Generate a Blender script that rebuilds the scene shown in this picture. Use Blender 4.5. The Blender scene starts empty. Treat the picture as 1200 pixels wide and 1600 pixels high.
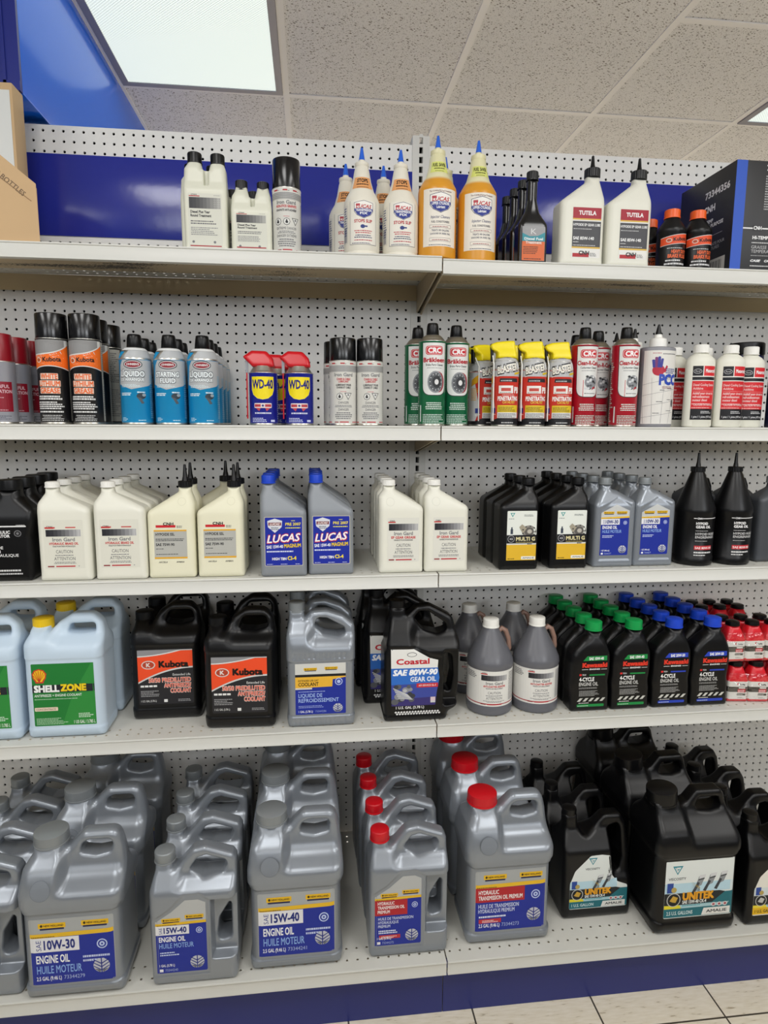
import bpy, bmesh, math, random
import numpy as np
from mathutils import Matrix, Vector
from mathutils.bvhtree import BVHTree
from mathutils.geometry import tessellate_polygon

random.seed(7)
IN = 0.0254                      # the shelving stands on an inch grid: everything below is in inches
SC = bpy.context.scene
COL = SC.collection

# ------------------------------------------------------------------ camera
def set_camera():
    cx, cy, cz = -10.88, -73.46, 58.11
    yaw, pit, rol, f = .1150, -.1393, .0050, 985.62
    def wd(x, y, z):
        c, s = math.cos(pit), math.sin(pit); y, z = c*y - s*z, s*y + c*z
        c, s = math.cos(yaw), math.sin(yaw); x, y = c*x + s*y, -s*x + c*y
        return Vector((x, y, z))
    c, s = math.cos(rol), math.sin(rol)
    r, u, fw = wd(c, 0, s), wd(-s, 0, c), wd(0, 1, 0)
    m = Matrix(((r.x, u.x, -fw.x, cx*IN), (r.y, u.y, -fw.y, cy*IN), (r.z, u.z, -fw.z, cz*IN), (0, 0, 0, 1)))
    cam = bpy.data.cameras.new('camera'); cam.sensor_fit = 'VERTICAL'; cam.sensor_height = 24
    cam.lens = f/1600*24; cam.clip_start = .05
    o = bpy.data.objects.new('camera', cam); o.matrix_world = m; COL.objects.link(o); SC.camera = o
set_camera()

# ------------------------------------------------------------------ light and exposure
vs = SC.view_settings
vs.view_transform = 'Standard'; vs.look = 'None'; vs.gamma = 1.0; vs.use_curve_mapping = False
vs.exposure = -0.2
W = bpy.data.worlds.new('store_daylight'); SC.world = W; W.use_nodes = True
W.node_tree.nodes['Background'].inputs[0].default_value = (.93, .97, 1, 1)
W.node_tree.nodes['Background'].inputs[1].default_value = .2
def area(name, loc, target, sx, sy, power, col=(1, 1, 1)):
    l = bpy.data.lights.new(name, 'AREA'); l.shape = 'RECTANGLE'; l.size = sx*IN; l.size_y = sy*IN
    l.energy = power; l.color = col
    o = bpy.data.objects.new(name, l); o.location = Vector(loc)*IN
    o.rotation_euler = (Vector(target) - Vector(loc)).to_track_quat('-Z', 'Y').to_euler()
    COL.objects.link(o); return o
CEIL = 106.9
# fluorescent troffers of the aisle (behind and above the camera) and the shop window behind
for x in (-86, -26, 34, 94):         # ceiling rows over the aisle, from just behind the camera to the shop front
    for y, p in ((-72, 21), (-150, 8), (-215, 7)): area('troffer_lamp', (x, y, CEIL-1.5), (x, y, 0), 22, 46, p, (1, .99, .97))
for x in (-60, 0, 60, 120):          # unseen lamps past this shelving, added to brighten the ceiling
    for y in (120, 210, 300): area('troffer_lamp', (x, y, CEIL-1.5), (x, y, 0), 22, 46, 38, (1, .99, .98))
for x, p in ((-120, 27), (-10, 20), (100, 46)): area('window_daylight', (x, -215, 91), (0, 0, 55), 70, 28, p, (.93, .96, 1))

# ------------------------------------------------------------------ materials
def lin(h):
    h = h.lstrip('#'); v = [int(h[i:i+2], 16)/255 for i in (0, 2, 4)]
    return tuple(c/12.92 if c <= .04045 else ((c+.055)/1.055)**2.4 for c in v) + (1,)
MATS = {}
def mat(name, hexcol='#808080', rough=.4, metal=0.0, spec=.5, trans=0.0, alpha=1.0, bump=0.0, bscale=200, coat=0.0, sss=0.0):
    if name in MATS: return MATS[name]
    m = bpy.data.materials.new(name); m.use_nodes = True
    n = m.node_tree.nodes; l = m.node_tree.links; b = n['Principled BSDF']
    b.inputs['Base Color'].default_value = lin(hexcol); b.inputs['Roughness'].default_value = rough
    b.inputs['Metallic'].default_value = metal; b.inputs['Specular IOR Level'].default_value = spec
    b.inputs['Transmission Weight'].default_value = trans; b.inputs['Alpha'].default_value = alpha
    b.inputs['Coat Weight'].default_value = coat
    if sss: b.inputs['Subsurface Weight'].default_value = sss; b.inputs['Subsurface Radius'].default_value = (.01, .008, .006)
    if bump:
        tc = n.new('ShaderNodeTexCoord'); t = n.new('ShaderNodeTexNoise'); t.inputs['Scale'].default_value = bscale
        bp = n.new('ShaderNodeBump'); bp.inputs['Strength'].default_value = bump; bp.inputs['Distance'].default_value = .001
        l.new(tc.outputs['Object'], t.inputs['Vector']); l.new(t.outputs['Fac'], bp.inputs['Height']); l.new(bp.outputs['Normal'], b.inputs['Normal'])
    MATS[name] = m; return m
def ink(h): return mat('ink_' + h.lstrip('#'), h, .42, spec=.35)
def nodes(m): return m.node_tree.nodes, m.node_tree.links, m.node_tree.nodes['Principled BSDF']
def math_node(n, l, op, a, b=None):
    t = n.new('ShaderNodeMath'); t.operation = op
    for i, v in enumerate((a, b)):
        if v is None: continue
        if isinstance(v, (int, float)): t.inputs[i].default_value = v
        else: l.new(v, t.inputs[i])
    return t.outputs[0]

# ------------------------------------------------------------------ objects
def tag(o, label=None, cat=None, group=None, kind=None):
    if label: o['label'] = label
    if cat: o['category'] = cat
    if group: o['group'] = group
    if kind: o['kind'] = kind
    return o
def empty(name, loc=(0, 0, 0), rz=0):
    o = bpy.data.objects.new(name, None); o.location = Vector(loc)*IN; o.rotation_euler = (0, 0, rz)
    o.empty_display_size = .02; COL.objects.link(o); return o
def link(name, me, parent=None, loc=(0, 0, 0), rot=(0, 0, 0)):
    o = bpy.data.objects.new(name, me); o.location = Vector(loc)*IN; o.rotation_euler = rot
    if parent is not None: o.parent = parent
    COL.objects.link(o); return o
def mesh(name, verts, faces, mats, idx=None, smooth=None):
    me = bpy.data.meshes.new(name)
    me.from_pydata([tuple(float(c)*IN for c in v) for v in verts], [], [list(map(int, f)) for f in faces])
    for m in (mats if isinstance(mats, (list, tuple)) else [mats]): me.materials.append(m)
    if idx is not None: me.polygons.foreach_set('material_index', idx)
    if smooth is not None:
        me.shade_smooth()
        if smooth < 179: me.set_sharp_from_angle(angle=math.radians(smooth))
    me.update(); return me
def boxes(name, lst, m, parent=None, bev=0.0):
    """one mesh of axis-aligned boxes (x0,x1,y0,y1,z0,z1)"""
    bm = bmesh.new()
    for x0, x1, y0, y1, z0, z1 in lst:
        vs_ = [bm.verts.new((x*IN, y*IN, z*IN)) for x in (x0, x1) for y in (y0, y1) for z in (z0, z1)]
        for f in ((0, 1, 3, 2), (4, 6, 7, 5), (0, 4, 5, 1), (2, 3, 7, 6), (0, 2, 6, 4), (1, 5, 7, 3)): bm.faces.new([vs_[i] for i in f])
    bmesh.ops.recalc_face_normals(bm, faces=bm.faces)
    if bev: bmesh.ops.bevel(bm, geom=bm.edges[:], offset=bev*IN, segments=2, affect='EDGES', profile=.5)
    me = bpy.data.meshes.new(name); bm.to_mesh(me); bm.free(); me.materials.append(m)
    if bev: me.shade_smooth(); me.set_sharp_from_angle(angle=.6)
    return link(name, me, parent)
def extrude_x(name, prof, x0, x1, m, parent=None, closed=True):
    """profile of (y,z) swept along x"""
    n = len(prof); v = [(x0, y, z) for y, z in prof] + [(x1, y, z) for y, z in prof]
    f = [(i, (i+1) % n, n + (i+1) % n, n + i) for i in range(n)] + [tuple(range(n))[::-1], tuple(range(n, 2*n))]
    me = mesh(name, v, f, m); bm = bmesh.new(); bm.from_mesh(me); bmesh.ops.recalc_face_normals(bm, faces=bm.faces); bm.to_mesh(me); bm.free()
    me.shade_smooth(); me.set_sharp_from_angle(angle=.7)
    return link(name, me, parent)
def lathe(name, prof, m, n=40, cx=0, cy=0, sy=1.0, ribs=0, ribd=.03, ribz=None, smooth=38, idxf=None, tilt=None):
    """profile of (r,z) turned about z; ribs = knurled ring between the two ribz heights"""
    if ribs: n = ribs*2
    V, F, I = [], [], []
    for k, (r, z) in enumerate(prof):
        for i in range(n):
            a = 2*math.pi*i/n; rr = r
            if ribs and ribz[0]-1e-6 <= z <= ribz[1]+1e-6 and r > .2 and i % 2: rr = r - ribd
            V.append((cx + rr*math.sin(a), cy - rr*sy*math.cos(a), z))
    for k in range(len(prof)-1):
        for i in range(n):
            j = (i+1) % n; F.append((k*n+i, k*n+j, (k+1)*n+j, (k+1)*n+i)); I.append(idxf(k) if idxf else 0)
    F.append(tuple(range(n))[::-1]); F.append(tuple(range((len(prof)-1)*n, len(prof)*n))); I += [idxf(0) if idxf else 0, idxf(len(prof)-2) if idxf else 0]
    if tilt:
        R = Matrix.Rotation(tilt[0], 3, 'Y'); c = Vector(tilt[1]); V = [tuple(R @ (Vector(v)-c) + c) for v in V]
    return mesh(name, V, F, m, I, smooth)
def tube(name, pts, r, m, n=10):
    V, F = [], []; P = [Vector(p) for p in pts]
    for k, p in enumerate(P):
        d = (P[min(k+1, len(P)-1)] - P[max(k-1, 0)]).normalized()
        a = d.cross(Vector((0, 1, 0)) if abs(d.y) < .9 else Vector((1, 0, 0))).normalized(); b = d.cross(a)
        rr = r[k] if isinstance(r, (list, tuple)) else r
        for i in range(n):
            t = 2*math.pi*i/n; V.append(tuple(p + a*rr*math.cos(t) + b*rr*math.sin(t)))
    for k in range(len(P)-1):
        for i in range(n):
            j = (i+1) % n; F.append((k*n+i, k*n+j, (k+1)*n+j, (k+1)*n+i))
    F += [tuple(range(n))[::-1], tuple(range((len(P)-1)*n, len(P)*n))]
    me = mesh(name, V, F, m); bm = bmesh.new(); bm.from_mesh(me); bmesh.ops.recalc_face_normals(bm, faces=bm.faces); bm.to_mesh(me); bm.free()
    me.shade_smooth(); me.set_sharp_from_angle(angle=.9); return me

# ------------------------------------------------------------------ blow-moulded shapes: signed distances meshed by surface nets
def rpoly(pts, seg=5):
    """polygon with a radius per corner (x,z,r) -> plain point list"""
    out = []; n = len(pts)
    for i in range(n):
        p = Vector(pts[i][:2]); r = pts[i][2] if len(pts[i]) > 2 else 0
        a = Vector(pts[i-1][:2]) - p; b = Vector(pts[(i+1) % n][:2]) - p
        if r <= 0: out.append(tuple(p)); continue
        la, lb = a.length, b.length; a /= la; b /= lb
        ang = math.acos(max(-1, min(1, a.dot(b)))); t = min(r/max(math.tan(ang/2), 1e-3), .48*la, .48*lb)
        A, B = p + a*t, p + b*t
        for k in range(seg+1):
            s = k/seg; out.append(tuple(A*(1-s)**2 + p*2*s*(1-s) + B*s*s))
    return out
def sdpoly(x, z, pts):
    d = None; s = None; n = len(pts)
    for i in range(n):
        ax, az = pts[i]; bx, bz = pts[i-1]
        ex, ez = bx-ax, bz-az; wx, wz = x-ax, z-az
        t = np.clip((wx*ex + wz*ez)/max(ex*ex+ez*ez, 1e-12), 0, 1)
        dd = (wx-ex*t)**2 + (wz-ez*t)**2
        c1 = z >= az; c2 = z < bz; c3 = ex*wz > ez*wx
        flip = (c1 & c2 & c3) | (~c1 & ~c2 & ~c3)
        d = dd if d is None else np.minimum(d, dd)
        sg = np.where(flip, -1.0, 1.0); s = sg if s is None else s*sg
    return s*np.sqrt(d)
def rmax(a, b, r):
    return np.minimum(np.maximum(a, b), -r) + np.sqrt(np.maximum(a+r, 0)**2 + np.maximum(b+r, 0)**2)
def smin(a, b, k):
    h = np.clip(.5 + .5*(b-a)/k, 0, 1); return b*(1-h) + a*h - k*h*(1-h)
def nets(name, f, lo, hi, step, m, newton=3):
    ax = [np.arange(lo[i]-step, hi[i]+2*step, step) for i in range(3)]
    nx, ny, nz = map(len, ax)
    v = np.broadcast_to(f(ax[0][:, None, None], ax[1][None, :, None], ax[2][None, None, :]), (nx, ny, nz))
    ins = v < 0
    c = np.zeros((nx-1, ny-1, nz-1), int)
    for i in (0, 1):
        for j in (0, 1):
            for k in (0, 1): c += ins[i:nx-1+i, j:ny-1+j, k:nz-1+k]
    act = (c > 0) & (c < 8); ids = np.full(act.shape, -1); cells = np.argwhere(act); ids[act] = np.arange(len(cells))
    acc = np.zeros((len(cells), 3)); cnt = np.zeros(len(cells)); I, J, K = cells.T
    cor = [(i, j, k) for i in (0, 1) for j in (0, 1) for k in (0, 1)]
    for a in cor:
        for b in cor:
            if sum(abs(p-q) for p, q in zip(a, b)) == 1 and a < b:
                va = v[I+a[0], J+a[1], K+a[2]]; vb = v[I+b[0], J+b[1], K+b[2]]; cr = (va < 0) != (vb < 0)
                t = np.where(cr, va/np.where(cr, va-vb, 1), 0)
                for d in range(3): acc[:, d] += np.where(cr, a[d] + t*(b[d]-a[d]), 0)
                cnt += cr
    P = cells + acc/cnt[:, None]; P = np.stack([ax[d][0] + P[:, d]*step for d in range(3)], 1)
    e = .02
    for _ in range(newton):
        fv = f(P[:, 0], P[:, 1], P[:, 2])
        g = np.stack([f(P[:, 0]+e*(d == 0), P[:, 1]+e*(d == 1), P[:, 2]+e*(d == 2)) - fv for d in range(3)], 1)/e
        P = P - np.clip(fv/np.maximum((g*g).sum(1), .05), -step*.5, step*.5)[:, None]*g
    F = []
    for d in range(3):
        sl = [slice(None)]*3; sl2 = [slice(None)]*3; sl[d] = slice(0, -1); sl2[d] = slice(1, None)
        a, b = ins[tuple(sl)], ins[tuple(sl2)]
        ed = np.argwhere(a != b); u, w = (d+1) % 3, (d+2) % 3
        ok = (ed[:, u] > 0) & (ed[:, w] > 0) & (ed[:, u] < act.shape[u]) & (ed[:, w] < act.shape[w]); ed = ed[ok]
        def at(du, dw):
            q = ed.copy(); q[:, u] -= du; q[:, w] -= dw; return ids[q[:, 0], q[:, 1], q[:, 2]]
        q = np.stack([at(0, 0), at(1, 0), at(1, 1), at(0, 1)], 1)
        fl = ~a[ed[:, 0], ed[:, 1], ed[:, 2]]; q[fl] = q[fl][:, ::-1]; F.append(q)
    return mesh(name, P.tolist(), np.concatenate(F).tolist(), m, None, 180)
def lerpz(z, pts, soft=.32):
    """profile read with softened corners, as plastic blows out"""
    zs, hs = [p[0] for p in pts], [p[1] for p in pts]
    return sum(np.interp(z+d*soft, zs, hs) for d in (-1, -.67, -.33, 0, .33, .67, 1))/7
def moulded(name, poly, hz, r, m, step=.14, holes=(), hz2=None, xb=(0, 1), inset=None, extra=None, cut=None):
    """front outline poly (x,z,r) x half depth hz [(z,h)] (hz2 right of the blend band xb), edge radius r [(z,r)]; holes = [(poly, r)] right through"""
    pp = rpoly(poly); hp = [(rpoly(h), hr) for h, hr in holes]
    def f(x, y, z):
        a = sdpoly(x, z, pp); h = lerpz(z, hz)
        if hz2 is not None:
            t = np.clip((x-xb[0])/(xb[1]-xb[0]), 0, 1); t = t*t*(3-2*t); h = h*(1-t) + lerpz(z, hz2)*t
        rr = np.minimum(lerpz(z, r), h*.97)
        if inset is not None:
            z0, z1, d = inset; k = np.clip((z-z0)/.12, 0, 1)*np.clip((z1-z)/.12, 0, 1); a = a + d*k; h = h - d*k
        v = rmax(a, np.abs(y)-h, rr)
        if extra is not None: v = extra(x, y, z, v)
        for h_, hr in hp: v = rmax(v, -sdpoly(x, z, h_), hr)
        if cut is not None: v = cut(x, y, z, v)
        return v
    xs = [p[0] for p in pp]; zs = [p[1] for p in pp]; hm = max(p[1] for p in hz + (hz2 or []))
    return nets(name, f, (min(xs)-.1, -hm-.1, min(zs)-.1), (max(xs)+.1, hm+.1, max(zs)+.1), step, m)
def cyl(x, y, z, cx, cy, r, z0, z1):
    return np.maximum(np.sqrt((x-cx)**2 + (y-cy)**2) - r, np.maximum(z0-z, z-z1))

# ------------------------------------------------------------------ printed labels
FONT = {}
def glyphs(txt, b=0.0, sh=0.0):
    key = (txt, b, sh)
    if key not in FONT:
        cu = bpy.data.curves.new('txt', 'FONT'); cu.body = txt; cu.size = 1; cu.resolution_u = 2; cu.shear = sh; cu.fill_mode = 'FRONT'
        o = bpy.data.objects.new('txt', cu); COL.objects.link(o)
        bpy.context.view_layer.update()
        me = o.evaluated_get(bpy.context.evaluated_depsgraph_get()).to_mesh()
        V = [(v.co.x, v.co.y) for v in me.vertices]; F = [tuple(p.vertices) for p in me.polygons]
        o.to_mesh_clear(); bpy.data.objects.remove(o); bpy.data.curves.remove(cu)
        if b > 0:                    # heavier strokes: the glyphs laid over themselves, shifted by b
            n = len(V); V, F = [(x+i*b, y+j*b, .0016*(1.5+i+j*.5)) for i in (-1, 1) for j in (-1, 1) for x, y in V], [tuple(q+k*n for q in f) for k in range(4) for f in F]
        FONT[key] = (V, F)
    return FONT[key]
CAPH = None
def capheight():
    global CAPH
    if CAPH is None: V, F = glyphs('H'); CAPH = max(v[1] for v in V)
    return CAPH
class Art:
    """flat print built from layers, then laid onto a bottle"""
    def __init__(s, step=.5): s.items = []; s.step = step
    def add(s, V, F, col, thin=False):
        xs = [v[0] for v in V]; ys = [v[1] for v in V]
        if not xs: return s
        bb = (min(xs), min(ys), max(xs), max(ys)); lay = 1
        for _, _, _, b, l in s.items:
            if b[0] < bb[2]-1e-4 and b[2] > bb[0]+1e-4 and b[1] < bb[3]-1e-4 and b[3] > bb[1]+1e-4: lay = max(lay, l+1)
        s.items.append((V, F, col, bb, lay)); return s
    def P(s, pts, col):
        pts = [tuple(p[:2]) for p in pts]
        tri = tessellate_polygon([[Vector((x, y, 0)) for x, y in pts]])
        return s.add(pts, [tuple(t) for t in tri], col)
    def R(s, x0, y0, x1, y1, col, r=0):
        if r: return s.P(rpoly([(x0, y0, r), (x1, y0, r), (x1, y1, r), (x0, y1, r)], 3), col)
        nx = max(1, int((x1-x0)/s.step+.99)); ny = max(1, int((y1-y0)/max(s.step, .4)+.99))
        V = [(x0+(x1-x0)*i/nx, y0+(y1-y0)*j/ny) for j in range(ny+1) for i in range(nx+1)]
        return s.add(V, [(j*(nx+1)+i, j*(nx+1)+i+1, (j+1)*(nx+1)+i+1, (j+1)*(nx+1)+i) for j in range(ny) for i in range(nx)], col)
    def E(s, cx, cy, rx, ry, col, n=20, a0=0, a1=360):
        return s.P([(cx+rx*math.cos(math.radians(a0+(a1-a0)*i/n)), cy+ry*math.sin(math.radians(a0+(a1-a0)*i/n))) for i in range(n if a1-a0 >= 360 else n+1)], col)
    def T(s, txt, x, y, h, col, w=None, al='l', b=.012, sh=0.0, rot=0):
        V, F = glyphs(txt, b, sh)
        if not V: return s
        k = h/capheight(); x0 = min(v[0] for v in V); x1 = max(v[0] for v in V)
        kx = w/(x1-x0) if w else k
        wd = (x1-x0)*kx; ox = {'l': 0, 'c': -wd/2, 'r': -wd}[al]
        pts = [((v[0]-x0)*kx+ox, v[1]*k, v[2] if len(v) > 2 else 0) for v in V]
        if rot: c, sn = math.cos(rot), math.sin(rot); pts = [(c*p-sn*q, sn*p+c*q, z) for p, q, z in pts]
        return s.add([(x+p, y+q, z) for p, q, z in pts], F, col)
    def ML(s, x0, y0, x1, y1, n, col, al='l', fill=.5):
        """rows of print too small to read"""
        V, F = [], []; dy = (y1-y0)/n; rnd = random.Random(int((x0+y0*3+n)*100))
        for j in range(n):
            yy = y1-(j+1)*dy; ln = (x1-x0)*rnd.uniform(.65, 1); x = x0 if al == 'l' else (x0+x1-ln)/2; e = x+ln
            while x < e-.02:
                w = min(rnd.uniform(.06, .22), e-x); b = len(V)
                V += [(x, yy), (x+w, yy), (x+w, yy+dy*fill), (x, yy+dy*fill)]; F.append((b, b+1, b+2, b+3)); x += w+.035
        return s.add(V, F, col)
    def halftone(s, x0, y0, x1, y1, dark=(40, 40, 45), light=(225, 225, 225)):
        n = 9
        for i in range(n):
            t = (i/(n-1))**1.3; c = '#%02x%02x%02x' % tuple(int(d+(l-d)*t*.8) for d, l in zip(dark, light))
            s.R(x0+(x1-x0)*i/n, y0, x0+(x1-x0)*(i+1)/n, y1, c)
        k = 5
        for i in range(4):
            for j in range(k): s.E(x1-(i+.5)*(x1-x0)*.06, y0+(j+.5)*(y1-y0)/k, .022, .022, '#303036', 6)
        return s
    def build(s, name, mp, step=None, eps=.006):
        flat = getattr(mp, 'front', False); curvy = getattr(mp, 'curvy', False); step = step or (min(s.step, .35) if flat else s.step); ys = step if flat else .24 if curvy else max(step, .6)*1.3; V, F, I, cols = [], [], [], []
        for v, f, col, bb, lay in s.items:
            bm = bmesh.new(); vs_ = [bm.verts.new((w[0], w[1], w[2] if len(w) > 2 else 0)) for w in v]
            for q in f:
                try: bm.faces.new([vs_[i] for i in q])
                except ValueError: pass
            for _ in range(6):
                es = [e for e in bm.edges if abs(e.verts[0].co.x-e.verts[1].co.x) > step*1.05 or abs(e.verts[0].co.y-e.verts[1].co.y) > ys]
                if not es: break
                bmesh.ops.subdivide_edges(bm, edges=es, cuts=1); bmesh.ops.triangulate(bm, faces=[q for q in bm.faces if len(q.verts) > 4])
            if col not in cols: cols.append(col)
            b0 = len(V); bm.verts.index_update()
            V += [mp(w.co.x, w.co.y, .006+eps*lay+w.co.z) for w in bm.verts]
            for q in bm.faces:
                ii = [b0+w.index for w in q.verts]
                if bm.faces and q.normal.z < 0: ii.reverse()
                F.append(ii); I.append(cols.index(col))
            bm.free()
        return mesh(name, V, F, [ink(c) for c in cols], I)
def wrap_cyl(R, sy=1.0, rz=None, turn=0.0):
    """label coordinate u runs round the side of a turned body, v is height"""
    def mp(u, v, e):
        r = (rz(v) if rz else R); a = u/R + turn
        return ((r+e)*math.sin(a), -(r+e)*sy*math.cos(a) - (e*(1-sy) if sy < 1 else 0), v)
    mp.curvy = rz is not None
    return mp
def wrap_box(a, d, r):
    """u runs round a rounded rectangle of half width a, half depth d, corner radius r"""
    q = r*math.pi/2
    def mp(u, v, e):
        s = 1 if u >= 0 else -1; t = abs(u); f = a-r
        if t <= f: return (u, -d-e, v)
        if t <= f+q: k = (t-f)/r; return (s*(f+(r+e)*math.sin(k)), -(d-r)-(r+e)*math.cos(k), v)
        return (s*(a+e), -(d-r)+(t-f-q), v)
    return mp
def wrap_front(me, back=False):
    """label pressed straight onto the front of a moulded body"""
    bm = bmesh.new(); bm.from_mesh(me); t = BVHTree.FromBMesh(bm); bm.free(); last = [(-1.0)]
    def mp(u, v, e):
        h = t.ray_cast(Vector((u*IN, -20*IN, v*IN)), Vector((0, 1, 0)))
        if h[0] is None: return (u, last[0]-e, v)
        p = h[0]/IN; last[0] = p.y
        return (u, p.y-e, v)
    mp.front = True
    return mp
# ------------------------------------------------------------------ the room
def hole_fac(n, l, rows=None, r=.115):
    """1 inside the holes of a 1 inch peg grid (object space x and z), or of single rows along y on a shelf deck"""
    tc = n.new('ShaderNodeTexCoord'); sp = n.new('ShaderNodeSeparateXYZ'); l.new(tc.outputs['Object'], sp.inputs[0])
    def cell(sock, off):
        a = math_node(n, l, 'DIVIDE', sock, IN); a = math_node(n, l, 'ADD', a, off+.5); a = math_node(n, l, 'FRACT', a); return math_node(n, l, 'SUBTRACT', a, .5)
    x = cell(sp.outputs['X'], 0)
    if rows is None:
        y = cell(sp.outputs['Z'], .1)
        d = math_node(n, l, 'SQRT', math_node(n, l, 'ADD', math_node(n, l, 'MULTIPLY', x, x), math_node(n, l, 'MULTIPLY', y, y)))
        return math_node(n, l, 'LESS_THAN', d, r)
    out = None
    for yr in rows:
        y = math_node(n, l, 'SUBTRACT', math_node(n, l, 'DIVIDE', sp.outputs['Y'], IN), yr)
        d = math_node(n, l, 'SQRT', math_node(n, l, 'ADD', math_node(n, l, 'MULTIPLY', x, x), math_node(n, l, 'MULTIPLY', y, y)))
        o = math_node(n, l, 'LESS_THAN', d, r); out = o if out is None else math_node(n, l, 'MAXIMUM', out, o)
    return out
def holed(name, hexcol, rows=None, rough=.45, r=.135):
    m = mat(name, hexcol, rough, bump=.05, bscale=300); n, l, b = nodes(m)
    tr = n.new('ShaderNodeBsdfTransparent'); mx = n.new('ShaderNodeMixShader'); out = n['Material Output']
    l.new(hole_fac(n, l, rows, r), mx.inputs[0]); l.new(b.outputs[0], mx.inputs[1]); l.new(tr.outputs[0], mx.inputs[2]); l.new(mx.outputs[0], out.inputs[0])
    return m

def floor_mat():
    m = mat('vinyl_floor_tile', '#d9cfb8', .3); n, l, b = nodes(m)
    tc = n.new('ShaderNodeTexCoord'); mp = n.new('ShaderNodeMapping'); l.new(tc.outputs['Object'], mp.inputs[0])
    mp.inputs['Rotation'].default_value = (0, 0, .6); mp.inputs['Scale'].default_value = (26, 150, 1)
    t = n.new('ShaderNodeTexNoise'); t.inputs['Scale'].default_value = 1; t.inputs['Detail'].default_value = 5; l.new(mp.outputs[0], t.inputs['Vector'])
    r = n.new('ShaderNodeValToRGB'); e = r.color_ramp.elements
    e[0].position = .3; e[0].color = lin('#ad9f84'); e[1].position = .37; e[1].color = lin('#e0d6bf')
    x = e.new(.7); x.color = lin('#ece4d2'); l.new(t.outputs['Fac'], r.inputs[0])
    sp = n.new('ShaderNodeSeparateXYZ'); l.new(tc.outputs['Object'], sp.inputs[0]); d = []
    for s, off in (('X', -4.54), ('Y', 22.75)):
        a = math_node(n, l, 'FRACT', math_node(n, l, 'DIVIDE', math_node(n, l, 'ADD', math_node(n, l, 'DIVIDE', sp.outputs[s], IN), off), 12.4))
        d.append(math_node(n, l, 'LESS_THAN', math_node(n, l, 'ABSOLUTE', math_node(n, l, 'SUBTRACT', math_node(n, l, 'FRACT', math_node(n, l, 'ADD', a, .5)), .5)), .007))
    g = math_node(n, l, 'MAXIMUM', d[0], d[1]); mx = n.new('ShaderNodeMixRGB'); l.new(g, mx.inputs[0]); l.new(r.outputs[0], mx.inputs[1]); mx.inputs[2].default_value = lin('#4a4438')
    l.new(mx.outputs[0], b.inputs['Base Color']); return m
def ceil_mat():
    m = mat('mineral_ceiling_tile', '#cfc8c2', .9); n, l, b = nodes(m)
    tc = n.new('ShaderNodeTexCoord'); r2 = []
    for sc, th in ((95, .2), (240, .2)):
        mp = n.new('ShaderNodeMapping'); l.new(tc.outputs['Object'], mp.inputs[0]); mp.inputs['Scale'].default_value = (1, 1.5, 1); mp.inputs['Rotation'].default_value = (0, 0, .7)
        v = n.new('ShaderNodeTexVoronoi'); v.inputs['Scale'].default_value = sc; l.new(mp.outputs[0], v.inputs['Vector'])
        s = n.new('ShaderNodeSeparateColor'); l.new(v.outputs['Color'], s.inputs[0])
        r2.append(math_node(n, l, 'LESS_THAN', v.outputs['Distance'], math_node(n, l, 'MULTIPLY', s.outputs[0], .38)))
    k = math_node(n, l, 'MAXIMUM', r2[0], r2[1]); mx = n.new('ShaderNodeMixRGB'); l.new(k, mx.inputs[0]); mx.inputs[1].default_value = lin('#eeebea'); mx.inputs[2].default_value = lin('#8d857e')
    l.new(mx.outputs[0], b.inputs['Base Color'])
    bp = n.new('ShaderNodeBump'); bp.inputs['Strength'].default_value = .35; bp.inputs['Distance'].default_value = .002; bp.invert = True
    l.new(k, bp.inputs['Height']); l.new(bp.outputs[0], b.inputs['Normal']); return m
def S(o): return tag(o, kind='structure')
S(boxes('floor', [(-160, 220, -235, 420, -1, 0)], floor_mat()))
S(boxes('ceiling', [(-160, 220, -235, 420, CEIL, CEIL+1)], ceil_mat()))
grid = [(x-.47, x+.47, -230, 415, CEIL-.14, CEIL) for x in range(-134, 210, 24)]
for i, x in enumerate(range(-134, 190, 24)):
    ys = [30+48*k for k in range(-5, 8)] + ([6] if x == 34 else []) + ([54+48*k for k in range(0, 6)] if i % 2 else [])
    grid += [(x+.47, x+23.53, y-.47, y+.47, CEIL-.14, CEIL) for y in ys]
S(boxes('trim_1', grid, mat('ceiling_tee', '#f4f0ee', .5)))
S(boxes('wall_back', [(-160, 220, 420, 424, 0, CEIL)], mat('far_wall_paint', '#b9b4ae', .8)))
BRIGHT = mat('gloss_blue_paint', '#1d74fa', .2, spec=.6, coat=.3, bump=.1, bscale=70)
BRIGHT.node_tree.nodes['Principled BSDF'].inputs['Coat IOR'].default_value = 1.5; BRIGHT.node_tree.nodes['Principled BSDF'].inputs['Coat Roughness'].default_value = .14
NAVY = mat('navy_front', '#1d2a86', .35, bump=.08, bscale=120)  # bulkhead front, a darker blue than its side
S(boxes('wall_left', [(-100, -38, -4.3, 400, 89.3, CEIL)], BRIGHT, bev=.12))
S(boxes('trim_2', [(-100, -38.02, -4.75, -4.3, 89.35, CEIL), (-39.5, -39.2, -4.9, -4.75, 89.35, CEIL), (-100, -38.02, -4.9, -4.75, 89.35, 90.2)], NAVY))

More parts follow.
